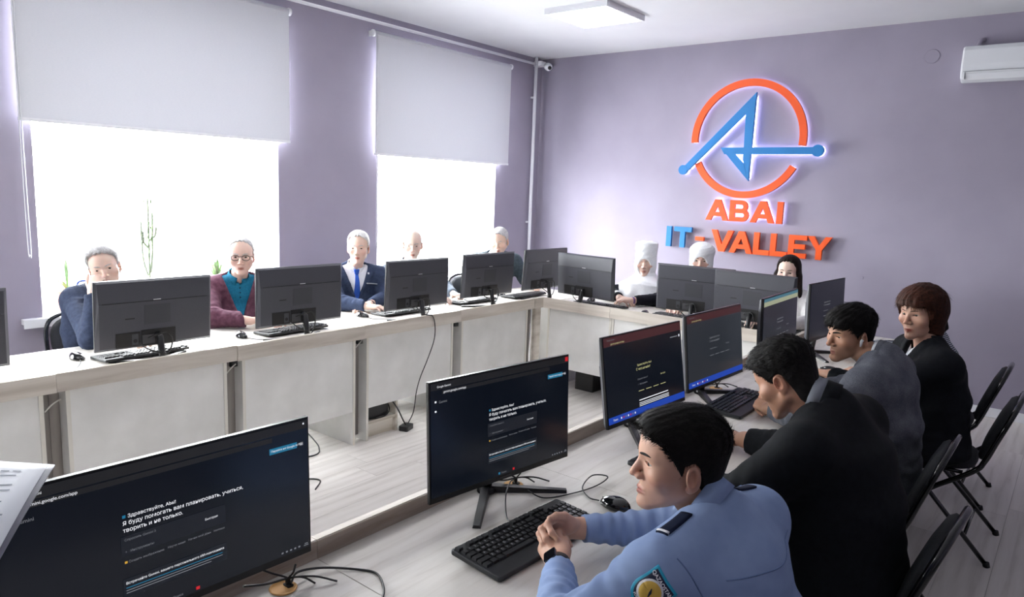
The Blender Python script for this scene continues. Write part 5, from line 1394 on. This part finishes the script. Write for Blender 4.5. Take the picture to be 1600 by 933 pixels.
FIST = [(70, 85, 45)]*4; FLAT = [(8, 12, 8)]*4; REST = [(22, 28, 16), (24, 30, 18), (26, 32, 18), (30, 34, 18)]
def put(parent, name, mat, vs_fs, smooth=True):
    return link(name, mesh_from(name, vs_fs[0], vs_fs[1]), mat, parent, smooth)
def band(p, name, mat, at, axis_, r, w, th=.002, n=24, sq=1.0):
    """bracelet or watch strap around a limb"""
    ax_ = Vector(_n(axis_)); q = MB().lathe([(r, -w/2), (r+th, -w/2), (r+th, w/2), (r, w/2)], n, (0, 0, 0), 'z', 1.0, sq)
    q.xf(Matrix.Translation(Vector(at)) @ ax_.to_track_quat('Z', 'Y').to_matrix().to_4x4()); return q.build(name, mat, p['root'])

SK1, SK2, SK3 = 'd0a58b', 'c8997c', 'bd8a6c'
FAR = (.0055, .0055, .016)  # skin tones of the far sitters are lightened to imitate haze
# ---- person resting a cheek
p = person('person in a navy suit resting a cheek on one fist', (1.737, 4.42, 1.136), PI, dict(
    head_at=(0, .14), head_rot=(-25, 6, 13), torso_yaw=-12, sw=.17, shR=(.135, .06, .945), shoulder_z=.945, elR=(1.535, 4.12, .785), wrR=(1.605, 4.25, 1.015), elL=(2.02, 4.22, .79), wrL=(1.84, 4.02, .785),
    handR=dict(d=(.30, .18, .93), n=(-.75, -.62, .25), curls=FIST), handL=dict(d=(-.7, -.5, 0), n=(0, 0, 1), curls=REST),
    hair='older', strands=1500, strand_len=.02, hair_mat='hair_grey', brow='hair_grey', hair_top=.018, hair_side=.007, fat=1.08, skin='dfc2b4', res=FAR, slit=.0026, bw=1.08), None)
o, _ = p['garment']('shirt', 'white_shirt', .0, 0.0, res_=.013); shirt_collar(p, o, 'white_shirt', .067, .036, .045, .012, lift=.022); p['garment']('suit_jacket', 'navy_suit', .014, .93, .042, vneck=(.80, 1.0, .075), lapel=True, res_=.011)
# ---- man in the maroon blazer
p = person('person with glasses in a maroon blazer over a teal polo shirt', (2.567, 4.36, 1.165), PI, dict(
    head_at=(0, .12), head_rot=(-34, 3, 0), shoulder_z=.945, sw=.19, torso_yaw=-22, elR=(2.29, 4.24, .80), wrR=(2.43, 4.05, .787), elL=(2.90, 4.22, .80), wrL=(2.71, 4.02, .787),
    handR=dict(d=(.95, -.05, -.02), n=(.05, -.2, 1), curls=REST), handL=dict(d=(-.8, -.4, 0), n=(0, 0, 1), curls=REST),
    hair='reced', hair_mat='hair_grey', brow='hair_grey', hair_top=.006, hair_side=.006, fat=1.08, skin='dcbbad', res=FAR, slit=.0028, bw=1.08, belly=True, nose=1.1), None)
sh, shf = p['garment']('polo_shirt', 'teal_polo', .003, 0.0, res_=.009); shirt_collar(p, sh, 'teal_polo', .068, .030, .055, .024, gap=14, lift=.020); p['garment']('blazer', 'maroon_blazer', .017, .92, .044, vneck=(.74, 1.02, .10), lapel=True, res_=.010)
q = MB()
for z in (.955, .925, .895):
    s = on_surface(shf, p['nb']*np.array((1, 1, 0))+p['fw']*.3+np.array((0, 0, z)), -p['fw']); q.lathe([(.004, -.001), (.005, .001), (.004, .002)], 10, (s[0], s[1], s[2]), 'y')
q.build('buttons', 'navy_trim', sh)
H = lambda v: tuple(p['h']+p['Rh'] @ (np.array(v)*p['hs']))
gl = MB()
for s in (-1, 1):
    rim = [(s*(.033+.025*math.cos(a)*(1.0)), .094-.004*abs(math.cos(a)), .0005+.0185*math.sin(a)*(1 if math.sin(a) < 0 else .85)) for a in np.linspace(0, 2*PI, 20, endpoint=False)]
    gl.tube([H(v) for v in rim], .0022, 6, closed=True); gl.tube([H((s*.058, .090, .008)), H((s*.074, .06, .008)), H((s*.079, -.005, .004))], .0018, 6)
gl.tube([H((-.010, .097, .008)), H((0, .100, .010)), H((.010, .097, .008))], .002, 6)
gl.build('glasses', 'glasses_frame', p['root'])
# ---- man with the blue tie
p = person('person in a navy suit, white shirt and bright blue tie', (3.548, 4.36, 1.182), PI, dict(
    head_at=(0, .11), head_rot=(-46, 2, 0), torso_yaw=-26, shoulder_z=.955, sw=.195, elL=(3.72, 4.22, .80), wrL=(3.44, 4.085, .787), elR=(3.27, 4.25, .80), wrR=(3.36, 4.02, .787),
    handL=dict(d=(-.98, -.08, -.04), n=(-.05, -.15, 1), curls=REST), handR=dict(d=(.4, -.8, 0), n=(0, 0, 1), curls=REST),
    hair='older', strands=1500, strand_len=.02, hair_mat='hair_white', brow='hair_grey', hair_top=.013, hair_side=.007, skin='dfc0b1', res=FAR, slit=.0028, nose=1.1), None)
sh, shf = p['garment']('shirt', 'white_shirt', .002, 0.0, res_=.009); shirt_collar(p, sh, 'white_shirt', .063, .036, .045, .012, gap=9, lift=.014); ja, jaf = p['garment']('suit_jacket', 'navy_suit_2', .016, .93, .042, vneck=(.77, 1.03, .095), lapel=True, res_=.010)
z0t = p['zs']
def tie_shape(u, v): w = .022+.040*max(0, min(1, (.42-v)/.92)); return (u*w/.05, v)
put(sh, 'tie', 'silk_blue', patch(shf, p['nb']*np.array((1, 1, 0))+p['fw']*.02+np.array((0, 0, .875)), p['sd'], (0, 0, 1), .05, .25, -p['fw'], .010, 4, 14, tie_shape))
s = on_surface(shf, p['nb']*np.array((1, 1, 0))+p['fw']*.3+np.array((0, 0, 1.0)), -p['fw']); q = MB(); q.prism([(-.022, .016), (.022, .016), (.014, -.022), (-.014, -.022)], 0, .02, 'y'); q.xf(Matrix.Translation(Vector(s)) @ Matrix.Rotation(math.atan2(p['sd'][1], p['sd'][0]), 4, 'Z')); q.build('tie_knot', 'silk_blue', sh, bevel=.005)
put(ja, 'pocket_welt', 'grey_cuff', patch(jaf, p['nb']-p['sd']*.115+p['fw']*.1+np.array((0, 0, .905-p['nb'][2])), p['sd']+np.array((0, 0, .12)), (0, 0, 1), .09, .010, -p['fw'], .004, 6, 2))
put(ja, 'lapel_pin', 'logo_silver', patch(jaf, p['nb']-p['sd']*.09+p['fw']*.1+np.array((0, 0, .985-p['nb'][2])), p['sd'], (0, 0, 1), .012, .014, -p['fw'], .006, 2, 2))
w = p['J']['L']; band(p, 'watch', 'watch_black', w[2]+(w[2]-w[1])*-.02, w[2]-w[1], .026, .022)
# ---- person in the grey shirt
p = person('person in a grey shirt peering over a monitor before the second window', (4.175, 4.42, 1.178), PI, dict(
    head_at=(0, .12), head_rot=(-43, 8, 0), torso_yaw=-20, shoulder_z=.93, elR=(3.95, 4.25, .80), wrR=(4.07, 4.05, .787), elL=(4.42, 4.25, .80), wrL=(4.30, 4.05, .787), handR=dict(d=(.3, -.9, 0), n=(0, 0, 1), curls=REST), handL=dict(d=(-.3, -.9, 0), n=(0, 0, 1), curls=REST),
    hair='bald', hair_mat='hair_grey', brow='hair_grey', hair_top=.004, hair_side=.003, hair_rough=.0004, skin='e2c8bb', res=FAR, slit=.0022), None)
o, _ = p['garment']('shirt', 'grey_shirt', .012, .93, .04, res_=.012); shirt_collar(p, o, 'grey_shirt', .066, .036, .045, .012, lift=.02)
# ---- man looking down
p = person('person in a slate suit looking down beside the corner pipe', (5.299, 4.40, 1.172), PI, dict(
    head_at=(0, .14), head_rot=(-66, 16, 3), torso_yaw=-32, shoulder_z=.965, sw=.20, elR=(4.98, 4.34, .83), wrR=(4.86, 4.12, .80), elL=(5.56, 4.28, .80), wrL=(5.40, 4.06, .787),
    handR=dict(d=(-.3, -.9, -.1), n=(0, 0, 1), curls=REST), handL=dict(d=(-.5, -.8, 0), n=(0, 0, 1), curls=REST), hair='older', strands=1200, strand_len=.018, hair_mat='hair_grey', brow='hair_grey', hair_top=.010, hair_side=.005, skin='dabaa9', res=FAR, slit=.0014, nose=1.1), None)
o, _ = p['garment']('shirt', 'white_shirt', .002, 0.0, res_=.012); shirt_collar(p, o, 'white_shirt', .067, .036, .045, .012, lift=.022); p['garment']('suit_jacket', 'slate_suit', .018, .93, .044, vneck=(.82, 1.03, .07), lapel=True, res_=.011)
# ---- women in white headdresses
def headscarf(p, tall, name='headdress'):
    h, Rh, hs = p['h'], p['Rh'], p['hs']; nb, fw = p['nb'], p['fw']
    W = [ell((0, -.012, .03), (.092, .110, .094), .01), ell((0, .004, -.035), (.096, .090, .092), .03)]
    if tall: W += [eseg((0, -.012, .055), (0, -.018, .165), (1, 0, 0), (.090, .104), (.098, .110), .012, .022)]
    else: W += [ell((0, -.012, .072), (.104, .118, .076), .02), rc((.07, -.05, .02), (.075, -.06, -.12), .035, .03, .03)]
    D_ = [eseg(nb+np.array((0, .0, .05)), nb+np.array((0, .055, -.05)), (1, 0, 0), (.088, .088), (.20, .140), .04, .04), eseg(nb+np.array((0, .05, -.05)), nb+np.array((0, .085, -.20)), (1, 0, 0), (.245, .15), (.29, .17), .04, .02)]
    def fn(P):
        q = ((P-h.astype(f32)) @ Rh)/hs; d = field(W, q)*hs
        dd = field(D_, P); an = np.arctan2(P[:, 0]-nb[0], P[:, 1]-nb[1]+.05); dd = dd+.005*np.sin(an*13+3*np.sin(P[:, 2]*17))*np.clip((nb[2]+.03-P[:, 2])/.12, 0, 1)
        d = smin(d, dd, .035)
        wr = .0016*np.sin(q[:, 2]*(230 if not tall else 120)+q[:, 0]*90+3*np.sin(q[:, 1]*30))*(q[:, 2] > .04); d = d+wr
        op = ell((0, .105, -.038), (.054, .080, .076 if tall else .075))[0](q)*hs; return smax(d, -op, .008)
    lo = np.minimum(h-.16, nb-np.array((.34, .20, .27))); hi = np.maximum(h+np.array((.16, .16, .22)), nb+np.array((.34, .30, .05)))
    pos, qd = mesh_field(fn, lo, hi, .0075); o = np_mesh(name, pos, qd, 'white_scarf', p['root']); return o, fn
p = person('person in a tall white cylindrical headdress with draped veil', (5.60, 2.98, 1.082), PI/2, dict(
    head_at=(0, .13), head_rot=(20, 2, 0), torso_yaw=12, shoulder_z=.825, sw=.165, neck=(0, .085, .915), female=True, elR=(5.45, 3.22, .80), wrR=(5.27, 3.03, .79), elL=(5.47, 2.76, .79), wrL=(5.27, 2.90, .785),
    handR=dict(d=(-.25, -.95, -.05), n=(-.3, 0, 1), curls=REST), handL=dict(d=(-.45, .85, 0), n=(-.2, 0, 1), curls=REST), hair=None, brow='hair_grey', skin='d9b8a9', res=FAR, slit=.0022, fat=1.10), None)
p['garment']('dress', 'dark_dress', .012, .92, .042, res_=.012); headscarf(p, True)
w = p['J']['R']; band(p, 'embroidered_cuff', 'white_scarf', w[1]+(w[2]-w[1])*.72, w[2]-w[1], .044, .05, .004); band(p, 'bracelet', 'bead_purple', p['J']['L'][2], p['J']['L'][2]-p['J']['L'][1], .027, .014, .004)
p = person('person in a rounded white turban mostly hidden behind monitors', (5.60, 2.466, 1.150), PI/2, dict(
    head_at=(0, .13), head_rot=(18, 4, 0), shoulder_z=.92, sw=.18, female=True, elR=(5.42, 2.68, .80), wrR=(5.25, 2.52, .79), elL=(5.42, 2.25, .80), wrL=(5.25, 2.40, .79),
    handR=dict(d=(-.9, -.2, 0), n=(0, 0, 1), curls=REST), handL=dict(d=(-.9, .2, 0), n=(0, 0, 1), curls=REST), hair=None, brow='hair_black', skin='d9b8a9', res=FAR, slit=.0022, fat=1.08), None)
p['garment']('dress', 'dark_dress', .012, .92, .042, res_=.013); headscarf(p, False, 'turban')
# ---- person in the white jacket
p = person('person in a white jacket at the sign wall, chin hidden by a monitor', (5.55, 1.737, 1.125), PI/2, dict(
    head_at=(0, .12), head_rot=(4, 1, 0), shoulder_z=.90, sw=.175, female=True, elR=(5.35, 1.98, .80), wrR=(5.14, 1.83, .785), elL=(5.42, 1.50, .79), wrL=(5.17, 1.60, .785),
    handR=dict(d=(-.95, -.1, -.05), n=(0, 0, 1), curls=REST), handL=dict(d=(-.95, .1, -.05), n=(0, 0, 1), curls=REST), hair='long', hair_mat='hair_darkbrown', hair_top=.014, hair_side=.010, hair_rough=.0008, skin='e3c6b8', lips='b0695f', res=FAR, slit=.0034), None)
p['garment']('blouse', 'white_shirt', .0, 0.0, res_=.014); p['garment']('white_jacket', 'white_jacket', .016, .93, .042, vneck=(.80, 1.0, .06), lapel=True, res_=.011)
# ---- plaid shirt, hidden behind the person in black
p = person('person in a black and white plaid shirt hidden behind the black jacket', (4.72, .672, 1.02), 0.0, dict(
    head_at=(0.03, .04), head_rot=(10, 25, 0), shoulder_z=.86, sw=.20, elL=(4.38, .76, .77), wrL=(4.50, .98, .785), elR=(4.95, .74, .78), wrR=(4.82, .98, .785), handR=dict(d=(-.2, .9, 0), n=(0, 0, 1), curls=REST), handL=dict(d=(.2, .9, 0), n=(0, 0, 1), curls=REST),
    hair='short', brow='hair_black', skin='c1987f', res=(.006, .006, .016), bw=1.25, bd=1.35), None)
o, _ = p['garment']('plaid_shirt', 'plaid', .016, .93, .042, res_=.012); shirt_collar(p, o, 'plaid', .066, .032, .04, .012, lift=.018)
# ---- woman in the black jacket
p = person('person in a black jacket over a white top, head turned aside', (3.945, .585, 1.148), 0.0, dict(
    head_at=(-.02, .10), head_rot=(64, 4, 2), torso_yaw=32, shoulder_z=.93, sw=.195, female=True, elR=(4.22, .56, .76), wrR=(4.10, .82, .785), elL=(3.76, .74, .77), wrL=(3.86, .95, .785), handR=dict(d=(-.4, .9, 0), n=(0, 0, 1), curls=REST), handL=dict(d=(.2, .9, 0), n=(0, 0, 1), curls=REST),
    hair='bob', hair_mat='hair_auburn', hair_top=.030, hair_side=.022, hair_rough=.0016, brow='hair_darkbrown', fat=1.08, skin='cca08a', lips='96483f', res=(.0030, .006, .016), slit=.0040, bw=1.18, bd=1.3, strands=2500, strand_len=.045, flow=(0, .2, -.9), lift=.3), None)
p['garment']('white_top', 'white_shirt', .0, 0.0, res_=.012); p['garment']('black_jacket', 'black_jacket', .017, .92, .046, vneck=(.86, 1.0, .05), lapel=True, res_=.010)
# ---- man with the earbud
p = person('person with a white earbud and grey tweed blazer leaning on the desk', (3.225, .73, 1.124), 0.0, dict(
    head_at=(0, .20), hs=.95, fringe_wob=.011, head_rot=(50, 9, -4), shoulder_z=.955, sw=.20, neck=(0, .06, 1.03), shL=(-.20, .08, .955), shR=(.19, .05, .955), elL=(2.86, .72, .80), wrL=(2.985, .955, .795), elR=(3.55, .80, .80), wrR=(3.40, 1.00, .79),
    handL=dict(d=(.62, .78, .04), n=(-.55, .25, .78), curls=[(18, 35, 25), (48, 60, 35), (58, 66, 35), (62, 66, 35)], thumb=((.75, .45, -.2), (.95, .15, -.1), (1, 0, 0))), handR=dict(d=(-.5, .85, 0), n=(0, 0, 1), curls=REST),
    hair='fringe', hair_top=.016, hair_side=.006, skin='bd9177', stubble=.5, res=(.0024, .0032, .016), slit=.0032, nose=1.12, strands=5000, strand_len=.034, flow=(.2, .6, -.35), hair_rough=.0022), None)
o, _ = p['garment']('shirt', 'white_shirt', .0, 0.0, res_=.014); shirt_collar(p, o, 'white_shirt', .063, .036, .03, .008, lift=.012); o, _ = p['garment']('blazer', 'tweed_grey', .017, .92, .042, vneck=(.84, 1.05, .06), lapel=True, res_=.008); shirt_collar(p, o, 'tweed_grey', .069, .026, .036, .010, gap=60, lift=.010)
H = lambda v: tuple(p['h']+p['Rh'] @ (np.array(v)*p['hs']))
for s in (-1,): MB().tube([H((s*.0835, .001, -.008)), H((s*.0845, .007, -.014)), H((s*.083, .010, -.038))], [.0065, .006, .0035], 10).build('earbud', 'earbud_white', p['root'])
# ---- man in the black suit
p = person('person in a black suit bending low over the desk', (2.245, .68, 1.120), 0.0, dict(
    head_at=(0, .22), hs=.94, head_rot=(-5, 31, 0), shoulder_z=.97, sw=.22, neck=(.03, .085, 1.035), shL=(-.21, .09, .965), shR=(.23, .05, .965), elL=(1.955, .70, .79), wrL=(2.10, .93, .785), elR=(2.52, .68, .80), wrR=(2.545, .895, .785),
    handR=dict(d=(.28, .95, -.02), n=(0, -.05, 1), curls=[(20, 30, 20), (22, 30, 20), (35, 45, 25), (38, 45, 25)]), handL=dict(d=(.4, .9, 0), n=(0, 0, 1), curls=REST), arm=1.15,
    hair='short', hair_top=.018, hair_side=.005, fat=1.16, jaw=1.08, neckr=1.18, skin='b98b72', res=(.0026, .0035, .018), slit=.0016, bw=1.3, bd=1.45, belly=True, strands=7000, strand_len=.022, flow=(.1, .8, .1), lift=2.0, hair_rough=.0024), None)
o, _ = p['garment']('shirt', 'grey_cuff', .0, 0.0, res_=.012); shirt_collar(p, o, 'grey_cuff', .074, .058, .03, .004, lift=.02); o, _ = p['garment']('suit_jacket', 'black_suit', .020, .93, .048, vneck=(.80, 1.0, .07), lapel=True, res_=.010, arm_r=1.12); shirt_collar(p, o, 'black_suit', .080, .030, .040, .010, gap=60, lift=.014)
# ---- the blue uniformed person
p = person('person in a light blue uniform shirt with clasped hands', (1.432, .645, 1.092), 0.0, dict(
    head_at=(0, .25), hs=.965, head_rot=(40, 1, -3), folds=1.7, shoulder_z=.90, sw=.205, neck=(.030, .165, .968), shL=(-.205, .195, .912), shR=(.215, .140, .912), elL=(1.105, .725, .785), wrL=(1.322, .882, .800), elR=(1.69, .77, .79), wrR=(1.482, .948, .806),
    handL=dict(d=(.62, .76, .12), n=(-.62, .30, .72), curls=[(35, 62, 35), (40, 66, 35), (44, 68, 35), (48, 68, 35)], thumb=((.85, .22, -.12), (.80, -.05, -.45), (.7, -.15, -.6))),
    handR=dict(d=(-.90, .25, .30), n=(.30, .85, .45), curls=[(30, 55, 25), (30, 55, 25), (30, 55, 25), (30, 55, 25)], thumb=((.75, .35, .1), (.9, .05, -.1), (.9, -.1, -.3))),
    hair='short', hair_top=.012, hair_side=.004, quiff=.009, skin='c79c86', lips='a8665a', res=(.0019, .0019, .016), slit=.0043, nose=.98, strands=9000, strand_len=.026, flow=(-.1, .85, -.05), lift=1.0, hair_rough=.0009), None)
sh, shf = p['garment']('uniform_shirt', 'police_blue', .012, .90, .036, res_=.0062, wr_amp=.0026); shirt_collar(p, sh, 'police_blue', .0655, .040, .042, .012, lift=.022)
J = p['J']; lw = J['L'][2]; la = J['L'][2]-J['L'][1]
wt = band(p, 'watch', 'watch_black', lw-la*.045, la, .0265, .022, .003)
n_ = Vector(_n(np.array((-.62, .30, .72)))); ax_ = Vector(_n(la)); sidev = ax_.cross(n_).normalized(); n_ = sidev.cross(ax_).normalized()
M4 = Matrix((tuple(ax_)+(0,), tuple(sidev)+(0,), tuple(n_)+(0,), (0, 0, 0, 1))).transposed(); M4.translation = Vector(lw-la*.045)+n_*.028
q = MB().rbox(-.019, .019, -.016, .016, 0, .008, .005, 3); q.xf(M4); q.build('watch_case', 'black_gloss', wt)
# shoulder patch on the left sleeve
shL, elL = J['L'][0], J['L'][1]; ua = _n(elL-shL); pc = shL+(elL-shL)*.04
outd = _n(np.array((-.80, -.52, .35))-ua*(np.array((-.80, -.52, .35)) @ ua)); wd = _n(np.cross(ua, outd))
def shield(s):
    def f(u, v):
        w = 1.0 if v > -.05 else max(0.04, math.sqrt(max(0, 1-((-.05-v)/.47)**2))); return (u*s*w, v*s+.04*abs(u)*s*(1 if v > .3 else 0))
    return f
pt = put(sh, 'sleeve_patch', 'patch_teal', patch(shf, pc, wd, -ua, .064, .076, -outd, .0025, 10, 14, shield(1.0)))
put(pt, 'patch_field', 'patch_navy', patch(shf, pc, wd, -ua, .064, .076, -outd, .0034, 10, 14, shield(.86)))
def circ(r): 
    def f(u, v): a = 2*PI*(u+.5); rr_ = r*(v+.5); return (rr_*math.cos(a), rr_*math.sin(a)-.04)
    return f
put(pt, 'patch_ring', 'thread_white', patch(shf, pc, wd, -ua, .051, .051, -outd, .0042, 24, 3, circ(.5)))
put(pt, 'patch_emblem', 'patch_gold', patch(shf, pc, wd, -ua, .051, .051, -outd, .0050, 24, 3, circ(.42)))
def patch_text(txt, size, v0, r_):
    q = MB(); vs, fs = text_mesh(txt, size, .0003); wmax = max(v.x for v in vs)
    out = []
    for v in vs:
        o_ = pc+wd*(-(v.x-wmax/2) if FLIP else (v.x-wmax/2))-ua*(v0+v.y); s = on_surface(shf, o_+outd*.1, -outd); out.append(tuple(s+outd*.0052))
    q.add(out, fs); q.build('patch_text', 'thread_white', pt)
FLIP = True
patch_text('QAZAQSTAN', .0098, .0225, 0); patch_text('POLISIASY', .0062, -.0300, 0)
# eagle-like dark mark on the emblem
put(pt, 'emblem_mark', 'patch_navy', patch(shf, pc-ua*-.002, _n(wd*.5-ua*.85), _n(wd*.85+ua*.5), .017, .005, -outd, .0062, 6, 3, lambda u, v: (u, v*(1-abs(u)*1.4)+.6*u*u)))
# shoulder board
nbp, s0 = p['nb'], J['L'][0]; dv = _n(s0-nbp); 
put(sh, 'shoulder_board', 'navy_trim', patch(shf, nbp+(s0-nbp)*.66+np.array((0, .01, .03)), dv, np.cross(dv, (0, 0, 1)), .092, .028, (0, 0, -1), .004, 10, 4))
put(sh, 'shoulder_stripe', 'thread_white', patch(shf, nbp+(s0-nbp)*.83+np.array((0, .01, .03)), dv, np.cross(dv, (0, 0, 1)), .005, .028, (0, 0, -1), .0062, 3, 4))
nbp, s0 = p['nb'], J['R'][0]; dv = _n(s0-nbp)
put(sh, 'shoulder_board', 'navy_trim', patch(shf, nbp+(s0-nbp)*.66+np.array((0, .01, .03)), dv, np.cross(dv, (0, 0, 1)), .092, .028, (0, 0, -1), .004, 10, 4))

# seams of the uniform shirt
for s_ in ('L', 'R'):
    a_ = J[s_][0]+np.array((0, -.03, .03)); 
cloth('seam_blue', '687da6', '7488b0')
bc = p['nb']+np.array((0, -.07, -.045))
put(sh, 'yoke_seam', 'seam_blue', patch(shf, bc+np.array((0, -.1, 0)), (1, 0, 0), (0, 0, 1), .31, .0022, (0, 1, 0), .0012, 30, 1))

def seam_ring(c, axis_, a0, a1, name='sleeve_seam', n=28):
    axis_ = _n(axis_); u_ = _n(np.cross(axis_, (0, 0, 1))); v_ = np.cross(axis_, u_); pts = []
    for i in range(n+1):
        a = math.radians(a0+(a1-a0)*i/n); d_ = u_*math.cos(a)+v_*math.sin(a); pts.append(tuple(on_surface(shf, np.array(c)+d_*.22, -d_)+d_*.0006))
    MB().tube(pts, .0016, 5).build(name, 'seam_blue', sh)
for s_ in ('L', 'R'):
    c_ = J[s_][0]+(p['nb']-J[s_][0])*.16; seam_ring(c_+np.array((0, 0, -.02)), _n(J[s_][0]-p['nb'])+np.array((0, 0, -.2)), 40, 240)
